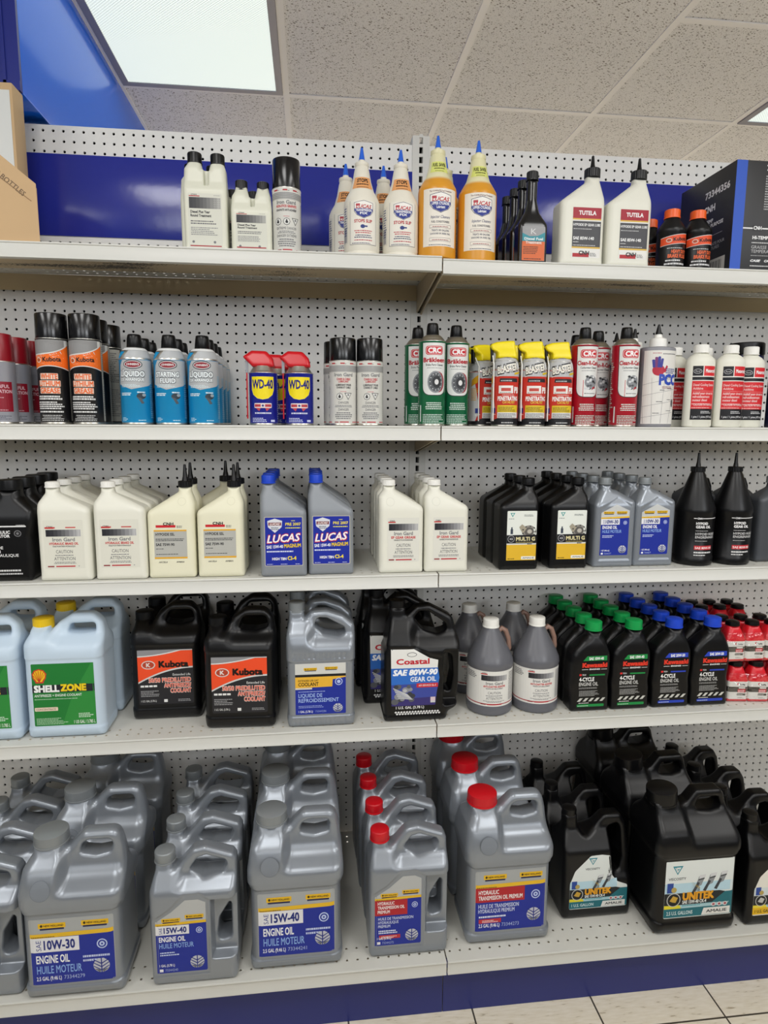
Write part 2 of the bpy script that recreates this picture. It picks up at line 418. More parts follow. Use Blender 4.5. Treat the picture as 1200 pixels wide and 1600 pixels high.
def troffer(x0, x1, y0, y1, label):
    t = tag(empty('ceiling_light', ((x0+x1)/2, (y0+y1)/2, CEIL)), label, 'ceiling light', 'fluorescent ceiling lights')
    cx, cy = (x0+x1)/2, (y0+y1)/2; a, b = (x1-x0)/2, (y1-y0)/2; w = .95
    boxes('frame', [(-a, -a+w, -b, b, -.35, 0), (a-w, a, -b, b, -.35, 0), (-a+w, a-w, -b, -b+w, -.35, 0), (-a+w, a-w, b-w, b, -.35, 0)], mat('lamp_frame_metal', '#8d8a92', .4, metal=.3), t)
    m = mat('prismatic_diffuser', '#ffffff', .4); n, l, p = nodes(m)
    p.inputs['Emission Color'].default_value = (.90, 1, .93, 1); p.inputs['Base Color'].default_value = (.25, .25, .25, 1)
    tc = n.new('ShaderNodeTexCoord'); c = n.new('ShaderNodeTexChecker'); c.inputs['Scale'].default_value = 190; c.inputs[1].default_value = (1, 1, 1, 1); c.inputs[2].default_value = (.72, .72, .72, 1)
    l.new(tc.outputs['Object'], c.inputs['Vector']); mm = n.new('ShaderNodeMath'); mm.operation = 'MULTIPLY'; mm.inputs[1].default_value = LAMP
    l.new(c.outputs['Fac'], mm.inputs[0]); ad = math_node(n, l, 'ADD', mm.outputs[0], LAMP*1.6); l.new(ad, p.inputs['Emission Strength'])
    boxes('diffuser', [(-a+w, a-w, -b+w, b-w, -.22, -.12)], m, t)
LAMP = .43
troffer(-37.4, -14.5, -17.6, 29.6, 'fluorescent ceiling light with prismatic diffuser beside the blue bulkhead')
troffer(58.5, 81.5, -17.6, 29.6, 'fluorescent ceiling light cut by the right edge above the black carton')

# ------------------------------------------------------------------ the shelving
WHITE = mat('shelf_enamel', '#d2d2cc', .38, spec=.45, bump=.04, bscale=60)
PEG = holed('pegboard', '#e8e7e4')
XL0, XM, XR1 = -82.5, 1.5, 85.5
YB = 0.0
for nm, x0, x1, side in (('pegboard_panel', XL0+.9, XM-.95, 'left'), ('pegboard_panel', XM+.95, XR1-.9, 'right')):
    o = boxes(nm, [(x0, x1, 0, .14, 6.5, 88.45)], PEG)
    tag(o, f'white perforated pegboard back of the {side} shelving bay', 'pegboard', 'pegboard backs')
    sc = [((x0+10+k*13.0)//1+.0, 87.9) for k in range(3)]
o = boxes('hollow_shade_board', [(XL0, XR1, 2.6, 2.8, 6, 88.4), (XL0, XR1, .16, 2.6, 88.3, 88.44)], mat('hollow_shade_black', '#0c0c0c', .9)); S(o)  # near-black sheet stands in for the shade in the hollow behind the holes
for x0, x1, side in ((XL0+.9, XM-.95, 'left'), (XM+.95, XR1-.9, 'right')):
    o = boxes('backing_panel', [(x0, x1, -.16, -.02, 77.55, 85.65)], mat('glossy_navy_panel', '#202c92', .16, spec=.6, bump=.22, bscale=40), bev=.03)
    tag(o, f'glossy navy blue panel behind the top shelf of the {side} bay', 'panel', 'navy panels behind the top shelf')
def upright(x, label):
    t = tag(empty('upright_post', (x, 0, 0)), label, 'post', 'shelving posts')
    m = mat('post_enamel', '#d8d7d2', .4)
    boxes('post', [(-.95, -.2, -.12, 2.4, 0, 89.4), (.2, .95, -.12, 2.4, 0, 89.4)] + [(-.2, .2, -.12, .0, z-.17, z+.17) for z in np.arange(6.4, 89.5, 1.0)], m, t)
    boxes('slot_backing', [(-.2, .2, 1.2, 1.3, 0, 89.2)], mat('slot_dark', '#15151a', .8), t)
upright(XM, 'slotted white upright post between the two shelving bays')

def shelf(x0, x1, zt, yf, side, nm, low=False, bracket=None):
    t = tag(empty('metal_shelf', ((x0+x1)/2, yf, zt)), f'white metal shelf, {nm} of the {side} bay, with folded front lip', 'shelf', 'white metal shelves')
    t.location = (0, 0, zt*IN)
    if not low: rows = [yf+1.15, yf+2.15, -1.3, -2.3]
    else: rows = [yf+1.25, yf+2.6, -1.3, -2.3]
    dm = holed('shelf_deck_%d' % int(zt), '#d2d1c9', rows, r=.15 if nm == 'topmost' else .11)
    boxes('deck', [(x0, x1, yf+.06, -.3, -.02, 0)], dm, t)
    p = [(.10, 0), (0, -.03), (-.03, -.13), (.05, -.2), (.05, -1.14), (-.03, -1.24), (-.03, -1.36), (.7, -1.36), (.7, -1.29), (.12, -1.27), (.13, -.2), (.13, -.062)]
    extrude_x('front_lip', [(yf+y, z) for y, z in p], x0, x1, WHITE, t)
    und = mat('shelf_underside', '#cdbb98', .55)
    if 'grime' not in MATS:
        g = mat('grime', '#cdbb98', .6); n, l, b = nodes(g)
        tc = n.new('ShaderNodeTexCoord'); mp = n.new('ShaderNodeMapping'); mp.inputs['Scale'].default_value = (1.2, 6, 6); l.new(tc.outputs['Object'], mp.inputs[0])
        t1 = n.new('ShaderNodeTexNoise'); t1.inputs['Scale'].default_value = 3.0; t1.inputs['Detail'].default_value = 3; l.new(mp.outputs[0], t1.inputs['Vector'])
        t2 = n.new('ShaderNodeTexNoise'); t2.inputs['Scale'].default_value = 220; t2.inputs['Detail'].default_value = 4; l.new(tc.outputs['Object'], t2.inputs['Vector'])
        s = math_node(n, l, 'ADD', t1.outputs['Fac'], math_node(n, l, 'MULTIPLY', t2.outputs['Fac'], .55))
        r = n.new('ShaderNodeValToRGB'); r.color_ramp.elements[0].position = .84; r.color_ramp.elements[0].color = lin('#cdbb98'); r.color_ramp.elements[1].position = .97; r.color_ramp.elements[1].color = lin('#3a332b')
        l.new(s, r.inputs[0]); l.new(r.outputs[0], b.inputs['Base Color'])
    if not low:
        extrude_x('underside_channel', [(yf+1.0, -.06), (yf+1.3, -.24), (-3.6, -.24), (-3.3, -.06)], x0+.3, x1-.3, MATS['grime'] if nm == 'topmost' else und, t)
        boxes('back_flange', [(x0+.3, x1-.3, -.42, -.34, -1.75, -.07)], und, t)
        if bracket:
            for bx in bracket:
                V = [(bx-.07, yf+1.2, -.55), (bx-.07, yf+1.2, -1.3), (bx-.07, -.1, -3.0), (bx-.07, -.1, -.1), (bx-.07, yf+2, -.1)]
                V += [(x+.14, y, z) for x, y, z in V]; F = [(0, 1, 2, 3, 4), (9, 8, 7, 6, 5)] + [(i, i+5, (i+1) % 5+5, (i+1) % 5) for i in range(5)]
                me = mesh('bracket', V, F, mat('bracket_metal', '#b3a58c', .5)); link('bracket', me, t)
SH = {1: (73.49, -13.0, 'topmost'), 2: (57.89, -13.6, 'second from the top'), 3: (43.42, -13.6, 'third from the top'), 4: (27.88, -14.1, 'fourth from the top'), 5: (7.21, -20.86, 'lowest')}
S(boxes('added_aisle_shelving', [(-150, 170, -128, -126, 0, 60)] + [(-150, 170, -126, -113, z, z+1.3) for z in (6, 20, 34, 48)], mat('added_shelving_grey', '#6e6c68', .6)))   # unseen shelving across the aisle, added to shade the lower shelves
for k, (zt, yf, nm) in SH.items():
    shelf(XL0+.1, XM-.06, zt + (.12 if k == 1 else 0), yf, 'left', nm, k == 5, [XM-.25])
    shelf(XM+.06, XR1-.1, zt - (.1 if k == 1 else 0), yf, 'right', nm, k == 5, [XM+.2])
for x0, x1, side in ((XL0, XM-.04, 'left'), (XM+.04, XR1, 'right')):
    o = boxes('kick_plate', [(x0, x1, -19.1, -18.9, 0.02, 5.84)], mat('kick_navy', '#212c78', .38, bump=.05, bscale=90))
    tag(o, f'navy blue kick plate under the lowest shelf of the {side} bay', 'kick plate', 'navy kick plates')
# ------------------------------------------------------------------ product kinds: each builder returns a list of (part name, mesh, parent part or None)
BLACK = mat('black_plastic', '#08080a', .34, spec=.38, bump=.03, bscale=500)
BLACKG = mat('black_gloss_plastic', '#0a0a0c', .2, spec=.55)
GREY = mat('silver_grey_plastic', '#90969e', .3, metal=.4, spec=.5, bump=.02, bscale=600)
GREYC = mat('grey_cap_plastic', '#8d9295', .36, metal=.3)
HDPE = mat('white_plastic', '#e4e3d6', .42, spec=.4)
CREAM = mat('cream_plastic', '#e5e2c8', .42, spec=.4)
MILK = mat('milky_plastic', '#dcdccb', .34, spec=.45)
WHITECAP = mat('white_cap_plastic', '#f0efe9', .4)
RED = mat('red_cap_plastic', '#c8101e', .32)
DRED = mat('dark_red_plastic', '#8d0f1f', .32)
BLUE = mat('blue_cap_plastic', '#1c46c8', .34)
LBLUE = mat('bright_blue_nozzle', '#1f62d8', .35)
GREEN = mat('green_cap_plastic', '#0f9a4c', .34)
YEL = mat('yellow_cap_plastic', '#e9c21a', .38)
LEMON = mat('yellow_trigger_plastic', '#f2dd12', .38)
ORANGE = mat('orange_cap_plastic', '#f2621a', .36)
STEEL = mat('can_steel', '#c9c6bd', .3, metal=.9)
KIND = {}
def kind(name, cat, group):
    def d(fn): KIND[name] = dict(fn=fn, cat=cat, group=group, parts=None); return fn
    return d
def cap(r, h, m, z, cx=0, cy=0, ribs=24, taper=.0, ring=True, tilt=None, name='cap'):
    p = [(r+.04, z), (r+.04, z+.1), (r-.02, z+.12)] if ring else [(r, z)]
    z1 = z + (.16 if ring else .02)
    p += [(r, z1), (r-taper, z+h-.12), (r-taper-.03, z+h-.05), (r-taper-.12, z+h), (.02, z+h)]
    return (name, lathe(name, p, m, cx=cx, cy=cy, ribs=ribs, ribd=.04, ribz=(z1, z+h-.12), n=36, tilt=tilt), None)
def nozzle(z0, z1, m, cx, r0, collar=(.66, .55), tip=.07, ribs=20, name='nozzle_cap'):
    cr, ch = collar
    return (name, lathe(name, [(cr, z0), (cr, z0+ch-.05), (cr-.06, z0+ch), (r0, z0+ch+.01), (r0*.8, z0+ch+.35), (r0*.72, z0+ch+.4), (tip+.05, z1-.05), (tip, z1), (.01, z1)], m, cx=cx, ribs=ribs, ribd=.035, ribz=(z0, z0+ch-.05)), None)

# ---- quart bottles
def quart(nm, W, D, nx, nr, zl, zr, zn, m, r=.55, slim=.25, step=.12, chamf=None, extra=None, inset=None):
    w = W/2
    poly = [(-w, 0, .3), (w, 0, .3), (w, zr, .7)] + ([chamf] if chamf else []) + [(nx+nr, zn, .25), (nx+nr, zn+.5), (nx-nr, zn+.5), (nx-nr, zn, .25), (-w, zl, .7)]
    zm = min(zl, zr)
    me = moulded('body', poly, [(0, D/2), (zm, D/2), (zn-.1, nr+.1), (zn+.1, nr), (zn+1, nr)], [(0, .35), (.5, r), (zm, r), (zn, nr*.95)], m, step, extra=extra, inset=inset)
    return me
def iron_label(a, x0, y0, x1, y1, head, head2, lines=True, cap_=True):
    w = x1-x0; h = y1-y0; c = (x0+x1)/2
    a.R(x0, y0+h*.775, x0+w*.24, y0+h*.8, '#c23a3a').T('CNH', x0+w*.13, y0+h*.8, h*.03, '#26262a', al='c', w=w*.16)
    a.halftone(x0+w*.02, y0+h*.62, x1-w*.02, y0+h*.755)
    a.T('Iron Gard', c, y0+h*.525, h*.068, '#8b8b8b', w=w*.62, al='c', b=.03)
    a.T(head, c, y0+h*.455, h*.045, '#c5282f', w=w*.8, al='c', b=.03); a.T(head2, c, y0+h*.41, h*.028, '#3a3a3e', w=w*.62, al='c')
    if cap_:
        a.T('CAUTION', c, y0+h*.285, h*.065, '#55555a', w=w*.46, al='c', b=0); a.ML(x0+w*.16, y0+h*.235, x1-w*.16, y0+h*.27, 1, '#77777b', 'c')
        a.T('ATTENTION', c, y0+h*.145, h*.065, '#55555a', w=w*.58, al='c', b=0); a.ML(x0+w*.1, y0+h*.075, x1-w*.1, y0+h*.125, 2, '#77777b', 'c')
    a.R(x0+w*.02, y0+h*.01, x0+w*.2, y0+h*.035, '#8c2f33').R(x0+w*.25, y0+h*.01, x1-w*.22, y0+h*.035, '#b8303a').E(x1-w*.12, y0+h*.025, .06, .05, '#9a9a9a', 8)
    return a
@kind('brake_oil', 'bottle', 'white brake oil quarts')
def _():
    me = quart('body', 4.65, 2.55, -1.15, .6, 7.25, 6.75, 8.15, HDPE)
    a = Art(); a.R(-1.75, 1.2, 1.75, 5.75, '#dddccf', .1); iron_label(a, -1.6, 1.3, 1.6, 6.0, 'HYDRAULIC BRAKE OIL', 'HUILE POUR FREIN HYDRAULIQUE')
    a.R(-1.6, 4.98, -.7, 5.1, '#c23a3a'); a.R(.2, 5.0, 1.1, 5.1, '#c23a3a')
    return [('body', me, None), cap(.64, .55, WHITECAP, 8.65, -1.15, ribs=28), ('label', a.build('label', wrap_front(me)), 'body')]
@kind('gear_grease', 'bottle', 'white gear grease quarts')
def _():
    me = quart('body', 4.4, 2.5, -1.15, .6, 7.6, 6.55, 8.15, HDPE)
    a = Art(); a.R(-1.4, 1.15, 1.75, 5.55, '#dddcd2', .1); iron_label(a, -1.32, 1.25, 1.7, 6.15, 'EP GEAR GREASE', 'GRAISSE EP POUR ENGRENAGES')
    a.E(-1.1, 7.1, .42, .42, '#d6d5c8').E(-1.1, 7.1, .38, .38, '#e4e3d6')
    return [('body', me, None), cap(.64, .55, WHITECAP, 8.65, -1.15, ribs=28), ('label', a.build('label', wrap_front(me)), 'body')]
@kind('hypoid_cream', 'bottle', 'cream hypoid lube quarts')
def _():
    me = quart('body', 4.35, 2.6, 1.25, .6, 6.35, 7.1, 8.15, CREAM)
    a = Art(); a.R(-1.35, 4.88, .45, 5.12, '#c8242e').T('CNH', -.2, 5.1, .26, '#1c1c20', w=.95, al='c', b=.03).ML(.55, 4.85, 1.05, 5.1, 2, '#66666a')
    a.R(-1.55, 1.98, 1.45, 4.62, '#b4b4ae'); a.R(-1.55, 4.52, 1.45, 4.66, '#e0a830').R(-1.55, 1.9, 1.45, 2.06, '#e0a830')
    a.T('HYPOIDE SSL', -1.4, 4.12, .24, '#2c2c30', w=1.75, b=.025).ML(-1.4, 3.6, 1.25, 3.9, 2, '#3c3c40').T('SAE 75W-90', -1.4, 3.14, .24, '#2c2c30', w=1.7, b=.025)
    a.ML(-1.4, 2.82, -.55, 2.94, 1, '#3c3c40').ML(-1.4, 2.3, 1.25, 2.42, 1, '#3c3c40')
    a.T('AKCELA', -1.2, 1.5, .14, '#333338', w=.8, sh=.2).T('AMBRA', .4, 1.5, .14, '#333338', w=.75, sh=.2).E(1.05, 7.3, .38, .38, '#d8d5ba').E(1.05, 7.3, .34, .34, '#e5e2c8')
    return [('body', me, None), nozzle(8.62, 10.75, BLACK, 1.25, .3), ('label', a.build('label', wrap_front(me)), 'body')]
@kind('lucas_quart', 'bottle', 'grey motor oil quarts with blue caps')
def _():
    me = quart('body', 4.4, 2.6, -1.4, .58, 7.75, 6.35, 8.5, mat('flat_grey_plastic', '#8a8f95', .42, metal=.1))
    a = Art(); x0, x1, y0, y1 = -1.8, 1.85, 1.05, 5.85
    a.R(x0, y0, x1, y1, '#b8b4a8', .12).R(x0+.07, y0+.07, x1-.07, y1-.07, '#1b2c9c', .1)
    sh = [(-1.5, 5.45), (-.8, 5.68), (-.1, 5.45), (-.16, 4.85), (-.8, 4.3), (-1.44, 4.85)]
    a.P([(x*1.0, y) for x, y in sh], '#d9dbe2').R(-1.4, 5.0, -.2, 5.3, '#7d3948').T('LUCAS', -.8, 5.06, .18, '#f2e8e2', w=.95, al='c', sh=.25, b=.03).ML(-1.2, 4.6, -.4, 4.9, 2, '#33405f', 'c')
    a.T('PRE 2007', .2, 5.0, .26, '#f0dc3c', w=1.45, b=.02).ML(.2, 4.72, 1.65, 4.9, 1, '#e8e04a').ML(.75, 5.42, 1.2, 5.56, 1, '#e8e04a')
    a.T('LUCAS', -1.6, 3.28, .78, '#c81f2a', w=3.3, sh=.3, b=.045, rot=.06).T('LUCAS', -1.56, 3.33, .7, '#f4f2f2', w=3.2, sh=.3, b=.02, rot=.06)
    a.T('SAE 15W-40', -1.6, 2.78, .28, '#e9ebf4', w=1.55, b=.03, rot=.04).T('MAGNUM', .05, 2.84, .34, '#e4c22c', w=1.6, b=.035, rot=.04)
    a.ML(-1.6, 2.42, 1.5, 2.58, 1, '#d7dcf2', fill=.8).T('HIGH TBN', -1.1, 1.65, .24, '#f2f2f4', w=1.35, b=.03).T('CI-4', .35, 1.65, .34, '#f0d838', w=.85, b=.035)
    a.ML(-1.6, 1.22, -.9, 1.32, 1, '#cfd4ea').ML(-.3, 1.22, .5, 1.32, 1, '#cfd4ea').ML(1.1, 1.22, 1.6, 1.32, 1, '#cfd4ea')
    return [('body', me, None), cap(.66, .8, BLUE, 8.95, -1.4, ribs=26), ('label', a.build('label', wrap_front(me)), 'body')]
@kind('multi_quart', 'bottle', 'black multi fluid quarts')
def _():
    me = quart('body', 4.1, 2.7, 1.15, .58, 6.6, 7.4, 8.15, BLACK)
    a = Art(); a.R(-1.35, 1.0, 1.75, 6.05, '#e3e7e0', .12); a.R(-1.35, 1.0, 1.75, 2.75, '#e0b430')
    a.P([(-1.05, 5.85), (-.55, 5.85), (-.8, 5.42)], '#3a9a98').P([(-.92, 5.78), (-.68, 5.78), (-.8, 5.56)], '#e3e7e0').ML(-1.2, 5.22, -.4, 5.32, 1, '#55605f').ML(.4, 5.5, 1.6, 5.7, 2, '#4a5558')
    a.E(.95, 3.95, .75, .62, '#8d8a84').E(.95, 3.95, .5, .42, '#5f5c58').E(1.0, 3.95, .25, .22, '#b9b4aa').P([(.3, 3.7), (-.1, 4.4), (.2, 4.7), (.7, 4.3)], '#a49c8a')
    for k in range(9): a.E(.95+.68*math.cos(k*.7), 3.95+.55*math.sin(k*.7), .1, .08, '#3d3b3a', 6)
    a.R(-.98, 3.7, -.72, 4.2, '#3c4452').R(-.92, 4.2, -.78, 4.4, '#3c4452')
    a.R(-1.35, 2.75, 1.75, 3.6, '#15151a').E(-.9, 3.2, .36, .36, '#a9a9ac').E(-.9, 3.2, .31, .31, '#1c1c20').T('45', -.9, 3.1, .2, '#c9c9cc', al='c', w=.36)
    a.T('MULTI G', -.4, 3.02, .36, '#d9cf9f', w=2.0, b=.04).ML(-.4, 2.82, 1.6, 2.94, 1, '#b8a868').R(-1.35, 2.6, 1.75, 2.75, '#d8d8d0').ML(.8, 2.62, 1.5, 2.73, 1, '#2a2a2a', fill=.9)
    a.R(.2, 1.08, 1.7, 1.4, '#ecebe2', .08).T('AMALIE', .35, 1.17, .13, '#3a3a3a', w=1.2).ML(-1.2, 1.12, -.1, 1.28, 1, '#6a5410')
    a.E(1.2, 7.45, .4, .36, '#1d1d20').E(1.2, 7.45, .34, .3, '#0e0e10')
    return [('body', me, None), cap(.66, .68, BLACK, 8.6, 1.15, ribs=26), ('label', a.build('label', wrap_front(me)), 'body')]
# blue and white oil labels of the silver jugs
def leaf(a, cx, cy, r):
    a.E(cx, cy, r, r*.95, '#c9ccd2')
    c2 = '#1c2c86'
    a.R(cx-.035*r*2, cy-r, cx+.035*r*2, cy+r*.95, c2)
    for s in (-1, 1):
        for k, y in enumerate((-.75, -.3, .15)):
            a.P([(cx, cy+r*y), (cx+s*r*.95, cy+r*(y+.62)), (cx+s*r*.95, cy+r*(y+.74)), (cx, cy+r*(y+.16))], c2)
    a.P([(cx-r*.9, cy-r*.4), (cx-r*.2, cy-r*.95), (cx-r*.06, cy-r*.6)], '#6a6e78').P([(cx+r*.9, cy-r*.4), (cx+r*.2, cy-r*.95), (cx+r*.06, cy-r*.6)], '#6a6e78')
def nh_logo(a, x, y, w):
    h = w*.2
    a.R(x, y, x+w, y+h, '#e6b722', .04).R(x+w*.06, y-h*.35, x+w*.94, y, '#20254e', .03).T('NEW HOLLAND', x+w*.2, y+h*.3, h*.36, '#3a3010', w=w*.72, b=.02).E(x+w*.12, y+h*.5, h*.25, h*.28, '#3a3010', 8)
def oil_label(a, x0, y0, x1, y1, top, kind_, code, code2, yw=None, size='', narrow=False):
    """silver header, yellow rule and blue field; yw = height of the rule"""
    w = x1-x0; B = '#1d2f96'
    a.P([(x0, yw), (x1, yw+.12), (x1, y0+.1), (x1-.1, y0), (x0, y0)], B)
    a.P([(x0, yw), (x1, yw+.12), (x1, yw+.12+w*.055), (x0, yw+w*.055)], '#e8bb2b').ML(x0+.12, yw+.06, x0+w*.45, yw+.06+w*.022, 1, '#6b5518')
    if kind_ == 'engine':
        bx = x0+w*(.66 if narrow else .585); bh = w*.185
        a.R(x0, yw-bh-.02, bx, yw-.02+.04, '#e6e6ea'); a.T('SAE', x0+w*.13, yw-bh*.9, w*.06, '#3a4690', w=bh*.75, rot=math.pi/2, b=0)
        a.T(code, x0+w*.16, yw-bh*.82, bh*.62, '#23307e', w=(bx-x0)-w*.21, b=.03)
        t = yw-bh
        a.T('ENGINE OIL', x0+w*.06, t-w*.15, w*.1, '#f2f3f8', w=w*(.52 if narrow else .4), b=.025).T('HUILE MOTEUR', x0+w*.06, t-w*.29, w*.1, '#8fb2ea', w=w*(.68 if narrow else .54), b=.012)
        if narrow: a.ML(x0+w*.07, t-w*.45, x0+w*.5, t-w*.35, 2, '#c6d2f2')
        else: a.ML(x0+w*.62, t-w*.17, x1-w*.05, t-w*.06, 2, '#c6d2f2')
    else:
        bx = x0+w*.7; bh = w*(.33 if narrow else .2)
        a.R(x0, yw-bh, bx, yw+.04, '#b4262e')
        if narrow:
            for k, tx in enumerate(('HYDRAULIC', 'TRANSMISSION OIL', 'PREMIUM')): a.T(tx, x0+w*.06, yw-w*(.09+.095*k), w*.068, '#f6eeee', w=w*(.36, .58, .26)[k], b=.02)
            for k, tx in enumerate(('HUILE DE TRANSMISSION', 'HYDRAULIQUE', 'PREMIUM')): a.T(tx, x0+w*.07, yw-bh-w*(.105+.085*k), w*.06, '#d5def6', w=w*(.76, .44, .26)[k], b=.012)
            a.ML(x0+w*.08, yw-bh-w*.41, x0+w*.5, yw-bh-w*.32, 2, '#dfe6fa', fill=.6); a.R(x0+w*.09, yw-bh-w*.53, x0+w*.55, yw-bh-w*.445, '#c2303a').ML(x0+w*.14, yw-bh-w*.515, x0+w*.52, yw-bh-w*.46, 2, '#f4dede')
        else:
            a.T('HYDRAULIC', x0+w*.04, yw-w*.085, w*.058, '#f6eeee', w=w*.29, b=.02).T('TRANSMISSION OIL PREMIUM', x0+w*.04, yw-w*.165, w*.058, '#f6eeee', w=w*.63, b=.02)
            a.T('HUILE DE TRANSMISSION', x0+w*.04, yw-bh-w*.085, w*.055, '#d5def6', w=w*.58, b=.012).T('HYDRAULIQUE PREMIUM', x0+w*.04, yw-bh-w*.155, w*.055, '#d5def6', w=w*.52, b=.012)
            a.ML(x0+w*.05, yw-bh-w*.225, x0+w*.6, yw-bh-w*.19, 1, '#dfe6fa', fill=.7); a.R(x0+w*.05, yw-bh-w*.305, x0+w*.37, yw-bh-w*.245, '#c2303a').ML(x0+w*.1, yw-bh-w*.295, x0+w*.35, yw-bh-w*.255, 2, '#f4dede')
    ex = x1-w*.14; ey = yw-w*.13; er = w*.065
    a.E(ex, ey, er, er, '#c3d0f2').E(ex, ey, er*.78, er*.78, B).E(ex, ey, er*.5, er*.5, '#c3d0f2').E(ex, ey, er*.2, er*.2, B, 8)
    leaf(a, x1-w*(.2 if narrow else .16), y0+w*.2, w*(.14 if narrow else .1))
    a.T(size, x0+w*.05, y0+w*(.14 if narrow else .055), w*.05, '#e9ecf6', w=w*.3, b=.02)
    if narrow: a.R(x0+w*.05, y0+w*.03, x0+w*.12, y0+w*.09, '#f0f0f4')
    a.T(code2, x0+w*(.16 if narrow else .38), y0+w*(.035 if narrow else .055), w*.05, '#a9b8e0', w=w*.25, b=0)
@kind('ten_thirty_quart', 'bottle', 'silver engine oil quarts')
def _():
    w = 2.2
    poly = [(-w, 0, .3), (w, 0, .3), (w, 6.9, .45), (.35, 7.95, .7), (-.2, 8.05, .2), (-.2, 8.6), (-1.3, 8.6), (-1.3, 8.05, .2), (-1.75, 7.4, .5), (-w, 6.5, .8)]
    def ridge(x, y, z, v):   # raised pentagon frame round the label
        q = sdpoly(x, z, PEN); return v + .07*np.clip(1-np.abs(q-.0)/.09, 0, 1)*(y < 0)*0 - .05*np.clip(.5-q/.1, 0, 1)*0 + .07*np.clip(.5-(q+.25)/.12, 0, 1)*(z > .4)
    PEN = [(-1.95, .5), (1.95, .5), (2.0, 6.6), (.3, 7.55), (-1.95, 6.3)]
    me = moulded('body', poly, [(0, 1.3), (6.6, 1.3), (8, .65), (9, .55)], [(0, .35), (.5, .5), (6.5, .5), (8.1, .52)], GREY, .11, extra=ridge)
    a = Art(); x0, x1 = -1.55, 1.5
    a.P([(x0, 5.2), (x1, 5.3), (x1, 5.9), (.1, 6.55), (x0, 5.7)], '#c4c6c4')
    nh_logo(a, -1.3, 5.6, 1.15); nh_logo(a, .1, 5.62, 1.15)
    oil_label(a, x0, 1.25, x1, 6, 0, 'engine', '10W-30', '73344277', yw=5.05, size='1 QT (946 mL)', narrow=True)
    return [('body', me, None), cap(.66, .7, GREYC, 8.55, -.75, ribs=26), ('label', a.build('label', wrap_front(me)), 'body')]
def kaw(capm, tint, code):
    w = 2.15
    poly = [(-w, 0, .3), (w, 0, .3), (w, 2.2, .6), (w-.12, 3.2, .8), (w, 4.4, .8), (w, 6.2, .9), (1.6, 7.9, .9), (1.35, 8.2, .3), (1.35, 8.7), (-.35, 8.7), (-.35, 8.2, .3), (-.9, 7.75, .4), (-1.75, 6.8, .4), (-2.05, 6.2, .35), (-w, 5.3, .6), (-w-.02, 3.9, .8), (-w-.12, 2.9, .8), (-w, 2.0, .6)]
    me = moulded('body', poly, [(0, 1.22), (5.5, 1.22), (7.2, 1.1), (8.3, .85), (9, .82)], [(0, .35), (.6, .55), (6.5, .55), (8.3, .8)], BLACK, .12)
    a = Art()
    a.P([(-1.0, 5.62), (1.62, 5.62), (1.62, 6.12), (-.55, 6.12)], tint).T(code, .45, 5.71, .28, '#f0f2f0', w=1.6, al='c', b=.03)
    a.T('Kawasaki', .3, 4.92, .46, '#e03a28', w=2.75, al='c', b=.05).T('ENGINES', .3, 4.62, .15, '#ececec', w=1.15, al='c', b=.03).R(-1.1, 4.66, -.42, 4.7, '#ececec').R(1.0, 4.66, 1.65, 4.7, '#ececec')
    a.R(-1.35, 4.0, -1.1, 4.2, '#d82c2c').T('TECH', -1.05, 4.02, .15, '#e8e8e8', w=.42).R(-.25, 3.98, 1.45, 4.14, tint)
    a.T('4-CYCLE', -1.35, 3.4, .4, '#f2f2f0', w=1.65, b=.03).T('ENGINE OIL', -1.35, 2.88, .38, '#d9d9d6', w=2.1, b=.008)
    a.ML(-1.35, 2.55, 1.4, 2.75, 2, '#a0a09e').ML(-1.3, 1.75, 1.2, 2.4, 5, '#a0a09e')
    for k in range(5): a.P([(-1.5+.62*k, 1.15), (-1.18+.62*k, 1.15), (-.85+.62*k, 1.52), (-1.17+.62*k, 1.52)], '#c9c9c2')
    a.ML(-1.3, .93, .2, 1.02, 1, '#cfcfcc', fill=.9).R(-1.5, .55, 1.5, .84, tint, .1).ML(-1.4, .64, -.2, .73, 1, '#dfe8e0')
    return [('body', me, None), cap(.87, .95, capm, 8.68, .5, ribs=30), ('label', a.build('label', wrap_front(me)), 'body')]
@kind('kaw_green', 'bottle', 'black engine oil quarts with green caps')
def _(): return kaw(GREEN, '#1f8a44', 'SAE 10W-40')
@kind('kaw_blue', 'bottle', 'black engine oil quarts with blue caps')
def _(): return kaw(BLUE, '#2a43b4', 'SAE 20W-50')
